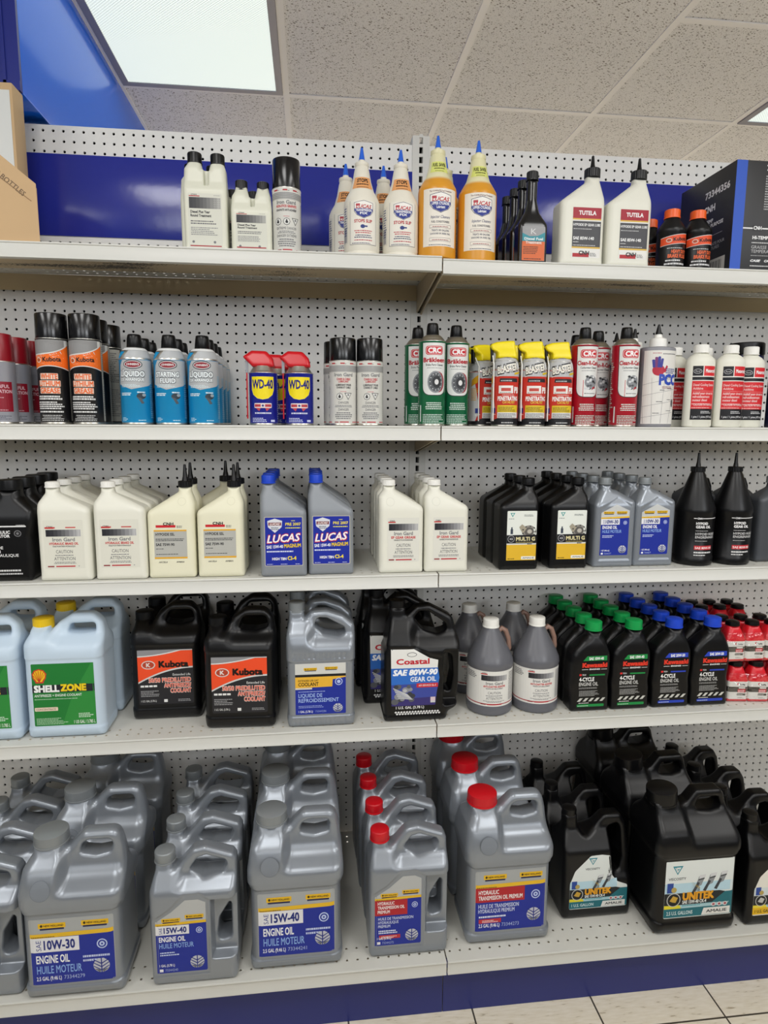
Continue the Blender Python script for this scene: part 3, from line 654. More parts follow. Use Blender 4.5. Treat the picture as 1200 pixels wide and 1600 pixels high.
@kind('actuator', 'bottle', 'black actuator fluid quarts')
def _():
    w = 2.35
    poly = [(-w, 0, .3), (w-.35, 0, .4), (w-.2, 2.2, .6), (w-.3, 4.2, .8), (w, 5.6, .8), (w, 6.6, .7), (1.15, 7.8, .3), (1.05, 8.6), (-.85, 8.6), (-.95, 7.8, .3), (-w, 6.3, .8), (-w+.1, 4.0, .8)]
    me = moulded('body', poly, [(0, 1.3), (6.0, 1.35), (7.8, .95), (9, .9)], [(0, .35), (.6, .55), (6.5, .55), (8.3, .85)], BLACK, .12)
    a = Art(); a.R(-1.8, 5.1, 1.75, 5.22, '#e6e6e6').ML(.9, 5.25, 1.75, 5.35, 1, '#cccccc')
    for k, t in enumerate(('HYDRAULIC', 'ACTUATOR', 'FLUID')): a.T(t, -1.75, 4.5-.36*k, .26, '#f0f0f0', w=(2.1, 2.05, 1.0)[k], b=.03)
    for k, t in enumerate(('FLUIDE', 'VÉRIN', 'HYDRAULIQUE')): a.T(t, -1.75, 3.05-.36*k, .26, '#e4e4e4', w=(1.4, 1.15, 2.7)[k], b=.01)
    a.E(1.0, 4.5, .32, .3, '#77777a').E(1.0, 4.5, .25, .23, '#1a1a1c').E(1.0, 4.5, .12, .12, '#77777a')
    a.R(-1.75, 1.5, -.85, 1.92, '#b3303a').T('46MM', -1.6, 1.62, .18, '#f0e4e4', w=.6); a.ML(-1.7, .95, 1.6, 1.15, 1, '#d8d8d8', fill=.8).ML(-1.6, .65, 1.6, .82, 1, '#c8c8c8', fill=.8)
    return [('body', me, None), cap(1.0, .95, BLACK, 8.45, .1, ribs=30), ('label', a.build('label', wrap_front(me)), 'body')]
@kind('grey_quart_back', 'bottle', 'dark grey quarts at the right end')
def _():
    me = quart('body', 4.2, 2.6, .2, .62, 6.9, 6.9, 8.1, mat('charcoal_plastic', '#4a4d52', .4, metal=.1))
    return [('body', me, None), cap(.72, .75, GREYC, 8.5, .2, ribs=26)]
@kind('hypoid_cone', 'bottle', 'black hypoid gear oil bottles')
def _():
    P = [(.02, 0), (1.75, 0), (1.95, .12), (2.0, .35), (2.0, .9), (1.94, 1.0), (1.94, 5.4), (2.0, 5.6), (1.98, 6.0), (.72, 9.6), (.62, 9.85), (.02, 9.85)]
    me = lathe('body', P, BLACK, 48); rz = lambda v: np.interp(v, [p[1] for p in P], [p[0] for p in P])
    h = tube('handle', [(1.0, .5, 9.0), (1.6, .75, 8.9), (1.95, .85, 8.2), (2.05, .85, 7.2), (1.95, .75, 6.2), (1.6, .6, 5.8)], .22, BLACK, 12)
    a = Art(.25); a.R(-1.2, 5.02, 1.9, 5.09, '#e8e8e8').R(-.9, 4.93, -.3, 5.18, '#0e0e10').T('CNH', -.86, 4.97, .17, '#f0f0f0', w=.52, b=.03)
    for k, t in enumerate(('HYPOID', 'GEAR OIL')): a.T(t, -.95, 4.4-.36*k, .25, '#f0f0f0', w=(1.25, 1.6)[k], b=.035)
    a.ML(-.95, 3.72, .6, 3.84, 1, '#bdbdbd')
    for k, t in enumerate(('HYPOID HUILE', 'ENGRENAGES')): a.T(t, -.95, 3.3-.34*k, .24, '#d8d8d8', w=(2.3, 2.25)[k], b=.01)
    a.ML(-.95, 2.65, .4, 2.76, 1, '#bdbdbd').R(-1.0, 1.75, 1.0, 2.18, '#c5303a').T('SAE 80W-90', -.92, 1.84, .22, '#f6e6e6', w=1.85, b=.02).ML(-1.0, 1.38, 1.1, 1.56, 1, '#dddddd', fill=.85).ML(-1.0, 1.12, .9, 1.26, 1, '#dddddd', fill=.7)
    return [('body', me, None), ('handle', h, None), nozzle(9.82, 11.8, BLACK, 0, .26, (.72, .5)), ('label', a.build('label', wrap_cyl(2, rz=rz)), 'body')]

# ---- bottles of the topmost shelf
@kind('twin_large', 'bottle', 'twin neck fuel treatment bottles')
def _(k=1.0): return twin(3.85, 8.75, 5.75, .64)
def twin(W, H, zb, cr):
    w = W/2; c1, c2 = -w*.5, w*.56; hz = H-.95
    poly = [(-w, 0, .3), (w, 0, .3), (w, zb-.2, .35), (w-.08, hz-.5, .3), (c2+.6, hz, .2), (c2+.5, hz+.5), (c2-.5, hz+.5), (c2-.6, hz, .2), (c2-.72, hz-.45, .3), (c2-.72, hz-.55), (c1+.72, hz-.5), (c1+.6, hz, .2), (c1+.5, hz+.5), (c1-.5, hz+.5), (c1-.6, hz, .2), (-w+.06, hz-.5, .3), (-w, zb, .35)]
    def thin(x, y, z, v):   # the two columns stand free above the body, joined by a thin web
        m1 = np.abs(x-(c1+c2)/2-.05) - (c2-c1)/2 + .82
        web = np.maximum(np.maximum(m1, zb+.05-z), .28-np.abs(y)); return rmax(v, -web, .12)
    def cols(x, y, z, v): return v
    me = moulded('body', poly, [(0, 1.05), (zb-.1, 1.05), (zb+.15, .82), (hz-.3, .8), (hz+.1, .52), (H, .5)], [(0, .3), (.5, .4), (zb, .3), (hz-.4, .5), (hz+.1, .48)], MILK, .1, cut=thin)
    a = Art(); x0, x1 = -w+.5, w-.55; t = zb*.72; s = zb/5.75
    a.R(x0-.1, .35, x1+.1, zb-.7, '#d6d6c9', .1).R(x0, t+.62*s, x0+.95, t+.7*s, '#b3303a').T('CNH', x0+.45, t+.72*s, .12, '#333338', w=.5, al='c').ML(x1-.6, t+.72*s, x1, t+.8*s, 1, '#88888a')
    a.halftone(x0, t-.4*s, x1, t+.55*s, (45, 45, 48), (205, 205, 198))
    a.T('Diesel Plus Year', x0+.1, t-.8*s, .22*s, '#26262a', w=(x1-x0)*.62, b=.03).T('Round Treatment', x0+.1, t-1.12*s, .22*s, '#26262a', w=(x1-x0)*.66, b=.03)
    a.ML(x0+.1, t-1.75*s, x1-.2, t-1.35*s, 2, '#66666a').ML(x0+.1, t-2.7*s, x1-.2, t-1.95*s, 5, '#88888a').E(x0+.3, .85*s, .12, .12, '#77777a', 8).E(x1-.6, .85*s, .12, .12, '#77777a', 8).R(x0, .45, x1, .55, '#a8303a')
    return [('body', me, None), cap(cr, .95, BLACK, hz+.05, c1, ribs=26), cap(cr, .95, BLACK, hz-.02, c2, ribs=26), ('label', a.build('label', wrap_front(me)), 'body')]
@kind('twin_small', 'bottle', 'small twin neck fuel treatment bottles')
def _(): return twin(3.7, 6.55, 4.1, .56)
def lucas(P, m, band, body, seg):
    me = lathe('body', P, m, 48); rz = lambda v: float(np.interp(v, [p[1] for p in P], [p[0] for p in P]))
    return me, rz
def shield(a, cx, cy, w, h, top, bottom):
    s = [(-.5, .38), (0, .5), (.5, .38), (.5, -.1), (.35, -.32), (0, -.5), (-.35, -.32), (-.5, -.1)]
    a.P([(cx+x*w*1.05, cy+y*h*1.06) for x, y in s], '#2a2f58').P([(cx+x*w, cy+y*h) for x, y in s], '#f2efe9')
    a.P([(cx+x*w*.98, cy+y*h*.98) for x, y in ((-.5, -.05), (.5, -.05), (.35, -.32), (0, -.5), (-.35, -.32))], '#25348c')
    a.P([(cx+x*w*.98, cy+y*h*.98) for x, y in ((-.5, .05), (.5, .05), (.5, -.1), (-.5, -.1))], '#25348c')
    a.R(cx-w*.42, cy+h*.2, cx-w*.2, cy+h*.33, '#b4404c').T('LUCAS', cx, cy+h*.07, h*.2, '#c0303a', w=w*.84, al='c', sh=.3, b=.02)
    a.T(top, cx, cy-h*.12, h*.13, '#f0f0f4', w=w*.86, al='c', b=.03).T(bottom, cx, cy-h*.3, h*.13, '#f0f0f4', w=w*.4, al='c', b=.03)
@kind('lucas_fix', 'bottle', 'white additive bottles with blue nozzles')
def _():
    P = [(.02, 0), (1.5, 0), (1.66, .1), (1.7, .35), (1.62, .5), (1.7, .75), (1.7, 4.7), (1.66, 5.1), (1.5, 5.5), (1.15, 6.1), (.88, 7.0), (.7, 8.0), (.62, 8.3), (.68, 8.4), (.66, 8.65), (.3, 8.72), (.28, 9.0), (.02, 9.0)]
    me, rz = lucas(P, mat('ivory_plastic', '#e6e1d2', .4, spec=.4), 0, 0, 0)
    a = Art(.22); a.R(-1.3, 1.0, 1.35, 4.9, '#e9e5da')
    shield(a, .05, 4.1, 1.75, 1.5, 'TRANSMISSION', 'FIX')
    for x in (-1.3, 1.33): a.R(x-.015, 1.0, x+.015, 4.9, '#55556a')
    a.R(-1.3, 1.0, 1.35, 1.03, '#55556a')
    a.T('STOPS SLIP', 0, 2.95, .26, '#b8343c', w=1.7, al='c', b=.03).E(-.05, 2.6, .22, .18, '#2a3a7c', 8).R(.05, 2.55, .4, 2.68, '#2a3a7c')
    a.ML(-1.1, 2.0, 1.1, 2.35, 2, '#b8444c', 'c').ML(-1.1, 1.6, 1.1, 1.95, 2, '#3a4066', 'c').ML(-1.1, 1.35, 1.1, 1.52, 1, '#b8444c', 'c').ML(-1.1, 1.1, 1.1, 1.22, 1, '#3a4066')
    a.R(-1.6, 6.15, 1.6, 7.2, '#e8a468').T('STOPS', 0, 6.72, .33, '#33261e', w=1.9, al='c', b=.035).ML(-1.1, 6.46, 1.1, 6.62, 1, '#4a3626', 'c', .8).ML(-.9, 6.22, .9, 6.36, 1, '#7a5a40', 'c')
    a.R(-2.3, 1.2, -1.6, 4.6, '#dcd8cc').ML(-2.25, 1.9, -1.65, 4.5, 12, '#44507c'); [a.R(-2.2+.1*k, 1.3, -2.16+.1*k, 2.6, '#33406c') for k in range(5)]
    return [('body', me, None), ('nozzle', lathe('nozzle', [(.3, 8.95), (.28, 9.05), (.27, 9.1), (.11, 10.05), (.02, 10.08)], LBLUE, 20), None), ('label', a.build('label', wrap_cyl(1.7, rz=rz)), 'body')]
@kind('lucas_cylinder', 'bottle', 'amber fuel additive bottles with blue nozzles')
def _():
    P = [(.02, 0), (1.6, 0), (1.78, .12), (1.84, .4), (1.84, 6.3), (1.78, 6.6), (1.55, 7.0), (1.12, 7.7), (.86, 8.6), (.74, 9.5), (.68, 9.65), (.72, 9.75), (.7, 10.05), (.3, 10.1), (.28, 10.4), (.02, 10.4)]
    m = mat('amber_filled_plastic', '#e4a22a', .3, spec=.5); n, l, b = nodes(m)
    tc = n.new('ShaderNodeTexCoord'); sp = n.new('ShaderNodeSeparateXYZ'); l.new(tc.outputs['Object'], sp.inputs[0])
    r = n.new('ShaderNodeValToRGB'); e = r.color_ramp.elements; e[0].position = .69; e[0].color = lin('#dd9a2c'); e[1].position = .72; e[1].color = lin('#e4dfb4')
    q = math_node(n, l, 'DIVIDE', sp.outputs['Z'], 10.4*IN); l.new(q, r.inputs[0]); l.new(r.outputs[0], b.inputs['Base Color'])
    me, rz = lucas(P, m, 0, 0, 0)
    a = Art(.22); a.R(-1.75, 1.05, 1.75, 6.2, '#ece6da')
    a.T('The COMPLETE Fuel Treatment', 0, 5.9, .13, '#7a4a52', w=2.2, al='c'); shield(a, 0, 4.95, 2.0, 1.75, 'UPPER CYLINDER', 'Lubricant')
    a.T('Injector Cleaners', 0, 3.55, .26, '#3a4270', w=1.9, al='c', sh=.3, b=.005).T('FUEL CONDITIONERS', 0, 3.15, .18, '#3a3a48', w=1.75, al='c')
    a.R(-1.05, 2.68, 1.05, 2.98, '#7a6a70').R(-1.02, 2.71, 1.02, 2.95, '#ece6da').ML(-.95, 2.77, .95, 2.9, 1, '#a05058', 'c')
    a.T('TREATS 100 GALLONS', 0, 2.38, .17, '#33405f', w=1.7, al='c').T('GASOLINE OR DIESEL FUEL', 0, 2.1, .15, '#33405f', w=1.95, al='c')
    a.R(-1.05, 1.5, 1.05, 1.82, '#7a6a70').R(-1.02, 1.53, 1.02, 1.79, '#ece6da').ML(-.95, 1.59, .95, 1.72, 1, '#a05058', 'c').ML(-1.1, 1.15, 1.2, 1.27, 1, '#444a66')
    a.R(-1.7, 7.9, 1.7, 8.9, '#dde27c').T('FUEL SAVER', 0, 8.45, .3, '#3a3a20', w=2.7, al='c', b=.03).ML(-1.0, 8.2, 1.0, 8.36, 1, '#55552c', 'c', .7).ML(-.8, 7.98, .8, 8.1, 1, '#77773c', 'c')
    return [('body', me, None), ('nozzle', lathe('nozzle', [(.3, 10.35), (.28, 10.42), (.27, 10.5), (.11, 11.45), (.02, 11.48)], LBLUE, 20), None), ('label', a.build('label', wrap_cyl(1.84, rz=rz)), 'body')]
@kind('diesel_treatment', 'bottle', 'black fuel treatment bottles')
def _():
    w = 1.42
    poly = [(-w, 0, .25), (w, 0, .25), (w, 3.75, .5), (.75, 4.9, .6), (.5, 6.0, .6), (.5, 8.0), (-.5, 8.0), (-.5, 6.0, .6), (-.75, 4.9, .6), (-w, 3.75, .5)]
    me = moulded('body', poly, [(0, .95), (3.6, .95), (4.9, .6), (6, .5), (9, .5)], [(0, .3), (.4, .4), (3.6, .4), (5, .55), (6, .48)], BLACKG, .09)
    a = Art(); a.R(-1.12, .35, 1.12, 3.45, '#d96a35'); a.R(-1.12, 2.2, 1.12, 3.45, '#9a9a9c').P([(-1.12, 2.1), (1.12, 2.1), (1.12, 2.95), (.4, 2.6), (-.4, 2.55), (-1.12, 2.85)], '#2f8d9a')
    a.T('K', 0, 2.75, .5, '#d8d8d8', w=.55, al='c', b=0).T('Diesel Fuel', 0, 2.22, .22, '#e6ecec', w=1.85, al='c', b=.03).T('Treatment', 0, 1.88, .24, '#f0e4dc', w=1.6, al='c', b=.03)
    a.ML(-1.0, .95, .95, 1.7, 5, '#5a3424').ML(-.9, .45, .9, .62, 1, '#5a3424')
    return [('body', me, None), cap(.56, .85, BLACK, 7.85, 0, ribs=24), ('label', a.build('label', wrap_front(me)), 'body')]
@kind('gear_lube_white', 'bottle', 'white gear lube bottles with black nozzles')
def _():
    me = quart('body', 4.45, 2.6, 1.25, .68, 5.95, 6.4, 8.05, HDPE, step=.12)
    a = Art(); x0, x1 = -1.05, 1.8; y0, y1 = .75, 5.35
    a.R(x0, y0, x1, y1, '#e6e5e0').R(x0, 4.35, x1, y1, '#a3182e').T('TUTELA', .4, 4.68, .36, '#f2ecec', w=1.75, al='c', b=.035)
    a.R(x0, 4.22, x1, 4.35, '#d8b04a').R(x0, 1.75, x1, 4.1, '#47474b').R(x0, 1.6, x1, 1.75, '#d8b04a')
    a.T('HYPOIDE EP GEAR LUBE', x0+.06, 3.66, .22, '#efefef', w=2.72, b=.02).ML(x0+.1, 3.35, x1-.7, 3.5, 1, '#b8b8b8').T('SAE 85W-140', x0+.1, 2.4, .27, '#f2f2f2', w=2.1, b=.025).ML(x0+.1, 2.15, x0+.8, 2.28, 1, '#cfcfcf').ML(x0+.1, 1.85, x1-.3, 1.98, 1, '#cfcfcf')
    a.R(x0+.1, .8, .7, 1.15, '#b0222c').T('CNH', .2, 1.02, .34, '#1c1c20', w=1.05, al='c', b=.035).ML(.8, .9, 1.5, 1.25, 3, '#66666a')
    return [('body', me, None), nozzle(8.5, 10.55, BLACK, 1.25, .27, (.76, .8), ribs=26), ('label', a.build('label', wrap_front(me)), 'body')]
@kind('brake_fluid', 'bottle', 'small black brake fluid bottles with orange caps')
def _():
    P = [(.02, 0), (1.3, 0), (1.4, .1), (1.4, .25), (1.34, .35), (1.34, 3.5), (1.42, 3.65), (1.36, 4.0), (.75, 4.9), (.68, 5.1), (.02, 5.1)]
    me = lathe('body', P, BLACK, 44)
    a = Art(.2); a.P([(-1.7, 2.2), (1.7, 2.55), (1.7, 3.55), (-1.7, 3.0)], '#d8d8d8').P([(-1.7, 2.24), (1.7, 2.6), (1.7, 3.5), (-1.7, 2.95)], '#e05026')
    a.E(-.85, 2.72, .28, .2, '#d8c8bc').E(-.85, 2.72, .2, .13, '#b0482a').T('Kubota', -.45, 2.62, .32, '#1c1412', w=1.5, b=.03, rot=.1)
    a.ML(-1.0, 1.95, 1.3, 2.08, 1, '#c9c9c9').T('HEAVY DUTY', .25, 1.5, .32, '#e86a3c', w=1.7, al='c', b=.035).T('BRAKE FLUID', .1, 1.08, .32, '#e86a3c', w=2.0, al='c', b=.035)
    a.ML(-1.1, .75, 1.1, .92, 1, '#d8d8d8', fill=.8).ML(-1.2, .42, 1.2, .62, 1, '#d8d8d8', fill=.8)
    return [('body', me, None), cap(.74, .85, ORANGE, 5.05, 0, ribs=30), ('label', a.build('label', wrap_cyl(1.36)), 'body')]
# ---- spray cans
def can(R, hb, m, dome, capr, caph, capm, kindcap='tall', nm='body', n=44):
    """body with rolled rims, dome [(r,z)...] and cap; returns parts and the wrap"""
    P = [(.02, .06), (R-.22, 0), (R-.06, 0), (R, .05), (R-.02, .14), (R-.03, .18)]
    k0 = len(P)-1
    P += [(R, .22), (R, hb-.06)]; k1 = len(P)-1
    P += [(R+.03, hb), (R+.02, hb+.06)] + dome
    steel = STEEL
    def idx(k): return 0 if k0 <= k < k1+1 else 1
    me = lathe('body', P, [m, steel], n, idxf=idx)
    z = dome[-1][1]
    if kindcap == 'tall':
        c = lathe('cap', [(capr, z-.06), (capr+.01, z), (capr-.02, z+caph-.12), (capr-.06, z+caph-.03), (capr-.16, z+caph), (.02, z+caph)], capm, 44)
    else:
        c = lathe('cap', [(capr, z-.05), (capr+.03, z), (capr-.05, z+caph*.75), (capr-.1, z+caph-.06), (capr-.16, z+caph), (capr-.3, z+caph), (capr-.3, z+caph-.1), (.02, z+caph-.1)], capm, 32)
    return [('body', me, None), ('cap', c, None)]
def hazards(a, x, y, r, n=2):
    for k in range(n):
        cx = x+k*r*2.5; tri = k == n-1
        if tri: a.P([(cx-r*1.1, y+r), (cx+r*1.1, y+r), (cx, y-r)], '#2a2a2c').P([(cx-r*.85, y+r*.85), (cx+r*.85, y+r*.85), (cx, y-r*.7)], '#dcdcd8').E(cx, y+r*.4, r*.3, r*.28, '#77777a', 8)
        else: a.E(cx, y, r, r, '#2a2a2c', 8).E(cx, y, r*.86, r*.86, '#dcdcd8', 8).E(cx, y-r*.15, r*.4, r*.35, '#2a2a2c', 8).E(cx, y+r*.3, r*.2, r*.28, '#2a2a2c', 8)
WCAN = mat('white_can_paint', '#e2e1db', .3, spec=.5)
def iron_can(R, hb, caph, graphite):
    p = can(R, hb, WCAN, [(R-.06, hb+.1)], R-.03, caph, BLACKG)
    a = Art(.2); c = math.pi*R*.98
    for x in (-.95, 0, .95): a.R(x-.3, hb-.28, x+.12, hb-.16, '#b3303a').ML(x+.14, hb-.28, x+.32, hb-.18, 1, '#77777a')
    a.R(-c, hb-1.0, c, hb-.42, '#8b8b8b'); [a.R(-c, hb-.97+.14*k, c, hb-.92+.14*k, '#b9b9b6') for k in range(4)]
    a.T('Iron Gard', 0, hb-1.42, .3, '#8d8d8d', w=1.85, al='c', b=.035)
    if graphite: a.T('NON-STICK GRAPHITE', 0, hb-1.72, .2, '#c5303a', w=1.95, al='c', b=.03).T('GRAPHITE ANTI-ADHÉSIF', 0, hb-2.05, .18, '#333338', w=1.95, al='c', b=.02); y = hb-2.95; n = 3
    else:
        a.T('CHAIN & CABLE', 0, hb-1.78, .2, '#c5303a', w=1.35, al='c', b=.025).T('LUBRICANT', 0, hb-2.0, .18, '#c5303a', w=1.0, al='c', b=.025)
        a.T('LUBRIFIANT POUR', 0, hb-2.32, .18, '#333338', w=1.5, al='c', b=.02).T('CHAINE ET CABLE', 0, hb-2.56, .18, '#333338', w=1.4, al='c', b=.02); y = hb-3.3; n = 2
    a.ML(-.4, y+.42, .4, y+.52, 1, '#c5606a', 'c'); hazards(a, -.38 if n == 2 else -.8, y, .33, n)
    a.T('EXTREME DANGER' if graphite else 'DANGER', 0, y-.7, .22, '#55555a', w=1.9 if graphite else 1.0, al='c', b=0).ML(-1.0, y-1.02, 1.0, y-.76, 2, '#77777a', 'c')
    a.T('DANGER EXTRÊME' if graphite else 'DANGER', 0, y-1.35, .22, '#55555a', w=1.9 if graphite else 1.0, al='c', b=0)
    if y-1.75 > .6: a.ML(-1.0, .62, 1.0, y-1.42, max(1, int((y-2)/.16)), '#77777a', 'c')
    a.R(-.9, .28, -.5, .36, '#8c2f33').R(-.38, .28, .5, .38, '#b8303a').R(.9, .28, 1.6, .36, '#b8303a').R(-2.0, .28, -1.3, .36, '#b8303a')
    a.ML(1.6, .6, 3.2, hb-1.2, 24, '#9a9a9c').ML(-3.2, .6, -1.6, hb-1.2, 24, '#9a9a9c')
    return p + [('label', a.build('label', wrap_cyl(R)), 'body')]
@kind('graphite_can', 'spray can', 'white spray cans')
def _(): return iron_can(1.32, 5.75, 2.6, True)
@kind('chain_can', 'spray can', 'white chain lubricant spray cans')
def _(): return iron_can(1.3, 6.05, 2.1, False)
@kind('lithium_can', 'spray can', 'black and orange grease spray cans')
def _():
    R, hb = 1.38, 7.6; p = can(R, hb, mat('black_can_paint', '#17171a', .3), [(R-.06, hb+.1)], R-.03, 2.2, BLACKG)
    a = Art(.22); c = R*math.pi*.99
    def band(f, g, col, x0=-c, x1=c, n=20): a.P([(x0+(x1-x0)*i/n, f(x0+(x1-x0)*i/n)) for i in range(n+1)] + [(x1-(x1-x0)*i/n, g(x1-(x1-x0)*i/n)) for i in range(n+1)], col)
    low = lambda x: 4.75+.42*math.cos(max(-1.5, min(1.5, x*.8-.1))); up = lambda x: 6.25+.12*x+(.17*x*x if x > 0 else .03*x*x)
    band(low, lambda x: hb-.1, '#d9d9d6', -1.75, 1.9); band(lambda x: low(x)+.08, lambda x: min(up(x), hb-.14), '#ee6f22', -1.75, 1.9); band(lambda x: min(up(x)+.12, hb-.16), lambda x: hb-.12, '#8d8d8d', -1.75, 1.5)
    a.E(-.85, 5.72, .28, .24, '#e6d8cc').E(-.85, 5.72, .2, .17, '#b4592c').T('Kubota', -.42, 5.58, .38, '#1c1412', w=1.55, b=.03, rot=.03)
    for k, (t, w) in enumerate((('WHITE', 1.5), ('LITHIUM', 1.85), ('GREASE', 1.75))):
        y = 4.05-.63*k; a.R(-w/2-.05, y-.05, w/2+.05, y+.5, '#e8d2c2', .08).T(t, 0, y, .45, '#e8692a', w=w, al='c', b=.03)
    a.ML(-1.2, 2.2, 1.2, 2.62, 2, '#e2e2e0', fill=.7).ML(-1.3, 1.35, 1.3, 2.1, 4, '#e2e2e0', fill=.6).ML(-1.2, 1.05, 1.2, 1.22, 1, '#e2e2e0', fill=.8).ML(-1.0, .3, 1.1, .9, 4, '#bcbcba', 'c')
    a.R(1.95, .3, 4.2, hb-.15, '#b9b7ae').ML(2.1, 4.2, 4.0, hb-.4, 16, '#6a6a68').ML(2.1, .8, 4.0, 3.6, 14, '#7d7d7a')
    return p + [('label', a.build('label', wrap_cyl(R)), 'body')]
def starting(spanish):
    R, hb = 1.42, 5.9; dome = [(R-.02, 6.1), (R-.1, 6.4), (R-.26, 6.75), (R-.5, 6.98), (.72, 7.05)]
    p = can(R, hb, mat('aqua_can_paint', '#1593cc', .3, metal=.2), dome, .68, 1.2, BLACK, 'trunc')
    rz = lambda v: float(np.interp(v, [0, hb]+[d[1] for d in dome], [R, R]+[d[0] for d in dome])); g = Art(.2); c = R*math.pi*.99
    g.P([(-.1, 3.2), (1.5, 3.55), (2.2, 3.9), (2.2, 6.9), (-.2, 6.9), (-1.2, 5.4), (-1.5, 3.7)], '#b3b6b8').P([(-1.9, 5.3), (-.75, 6.6), (-1.9, 6.7)], '#1593cc').R(-c, 6.75, c, 6.98, '#e0e2e2')
    g.E(.1, 5.45, .86, .42, '#26262a').E(.1, 5.45, .78, .34, '#d9d9dc').E(.1, 5.45, .7, .28, '#8e2430').T("JOHNSEN'S", .1, 5.37, .17, '#f0f0f0', w=1.1, al='c', b=.02)
    if spanish: g.T('LÍQUIDO', 0, 4.35, .5, '#3c4650', w=2.35, al='c', b=.075).T('LÍQUIDO', 0, 4.37, .46, '#eef4f6', w=2.25, al='c', b=.03).T('DE ARRANQUE', 0, 3.95, .28, '#3c4650', w=2.2, al='c', b=.06).T('DE ARRANQUE', 0, 3.96, .26, '#eef4f6', w=2.15, al='c', b=.03)
    else: g.T('STARTING', 0, 4.35, .46, '#3c4650', w=2.3, al='c', b=.075).T('STARTING', 0, 4.37, .42, '#eef4f6', w=2.2, al='c', b=.03).T('FLUID', .05, 3.8, .44, '#3c4650', w=1.5, al='c', b=.075).T('FLUID', .05, 3.82, .4, '#eef4f6', w=1.42, al='c', b=.03)
    g.ML(-1.1, 3.4, 1.0, 3.7, 3, '#cfe0e6').ML(-1.2, 2.65, .1, 2.95, 2, '#e2f0f4', fill=.6).E(.75, 2.6, .42, .28, '#2f3a44').P([(.3, 2.55), (.75, 2.4), (1.0, 1.95), (.75, 1.9), (.55, 2.25)], '#4d565e').E(1.0, 2.7, .18, .14, '#93a2ab').ML(.4, 2.9, 1.2, 3.1, 1, '#e2f0f4')
    g.ML(-1.2, .35, -.5, .7, 3, '#bfe2f0').ML(.4, .35, 1.1, .5, 1, '#bfe2f0').ML(1.7, .6, 3.3, 4.6, 22, '#77b4d0').ML(-3.3, .6, -1.7, 4.6, 22, '#77b4d0')
    return p + [('label', g.build('label', wrap_cyl(R, rz=rz)), 'body')]
@kind('starting_can', 'spray can', 'blue starting fluid spray cans')
def _(): return starting(True)
@kind('starting_can_en', 'spray can', 'blue starting fluid spray cans')
def _(): return starting(False)
@kind('red_cap_can', 'spray can', 'grey spray cans with dark red caps')
def _():
    R, hb = 1.25, 5.5; p = can(R, hb, mat('silver_can_paint', '#a9abb6', .32, metal=.3), [(R-.1, hb+.12)], R-.12, 2.4, DRED)
    a = Art(.2); a.R(-.95, 1.1, 1.45, 3.75, '#8a1226'); 
    for k, (t, w) in enumerate((('POWERFUL', 2.0), ('LUBRICATION', 2.2))): a.T(t, -.8, 3.2-.45*k, .28, '#d8b4bc', w=w, b=.02)
    a.ML(-.8, 2.3, 1.1, 2.45, 1, '#c99aa4').E(-.1, 1.8, .35, .35, '#a8465a').ML(-.8, 1.2, 1.0, 1.35, 1, '#c99aa4').ML(-.9, .4, 1.3, .8, 3, '#6a6c76').ML(-3.4, .6, -1.4, 4.6, 22, '#8d8f99')
    return p + [('label', a.build('label', wrap_cyl(R)), 'body')]
def brakleen(m, name, w, sub, disc):
    R, hb = 1.32, 8.05; dome = [(R-.1, hb+.12), (R-.22, hb+.3), (.85, hb+.58), (.66, hb+.68)]
    p = can(R, hb, m, dome, .6, 1.12, BLACK, 'trunc'); a = Art(.2)
    a.P(rpoly([(-1.22, 2.9, .9), (1.22, 2.9, .9), (1.28, hb-.12), (-1.28, hb-.12)], 6), '#33373a').P(rpoly([(-1.16, 2.97, .85), (1.16, 2.97, .85), (1.22, hb-.16), (-1.22, hb-.16)], 6), '#dfe0dd')
    a.R(-.9, 6.75, .85, 7.6, '#c8222e', .3).R(-.82, 6.82, .77, 7.53, '#f2ecec', .27).R(-.79, 6.85, .74, 7.5, '#c8222e', .25).T('CRC', -.02, 6.95, .45, '#f6f2f2', w=1.25, al='c', b=.04)
    a.T(name, -.02, 6.08, .4, '#b31f2e', w=w, al='c', b=.035).T(sub, .02, 5.72, .2, '#33363a', w=1.75, al='c', b=.01).ML(-.8, 5.5, .8, 5.6, 1, '#77797c', 'c')
    if disc:
        a.E(.35, 4.2, .72, 1.0, '#9c2634').E(.1, 4.2, .78, 1.05, '#8b8e92').E(.12, 4.2, .66, .9, '#55585c').E(.2, 4.2, .42, .58, '#2c2e31').E(.2, 4.2, .2, .26, '#dcdcdc')
        for k in range(12): a.E(.13+.56*math.cos(k*.52), 4.2+.76*math.sin(k*.52), .05, .06, '#d0d2d4', 6)
    else:
        a.E(.3, 4.4, .7, .68, '#8b8e92'); rnd = random.Random(3)
        for k in range(16): a.E(.25+rnd.uniform(-.6, .55), 4.35+rnd.uniform(-.6, .65), .15, .12, rnd.choice(('#2c2e31', '#d0d2d4', '#55585c')), 6)
        a.P([(.3, 3.6), (.8, 3.9), (.5, 3.95)], '#b31f2e').R(-.55, 2.98, -.5, 4.6, '#c02a34')
        a.ML(-.4, 3.25, .9, 3.4, 1, '#66686c')
    a.ML(-.9, 1.6, .9, 2.35, 4, '#d8e4dc', 'c').ML(-1.15, .25, 1.2, 1.2, 6, '#c4d6cc'); a.R(-1.55, .4, -1.4, 2.0, '#d8e0dc').ML(1.7, .5, 3.2, 6.5, 30, '#c4d6cc').ML(-3.3, .5, -1.7, 6.5, 30, '#c4d6cc')
    return p + [('label', a.build('label', wrap_cyl(R)), 'body')]
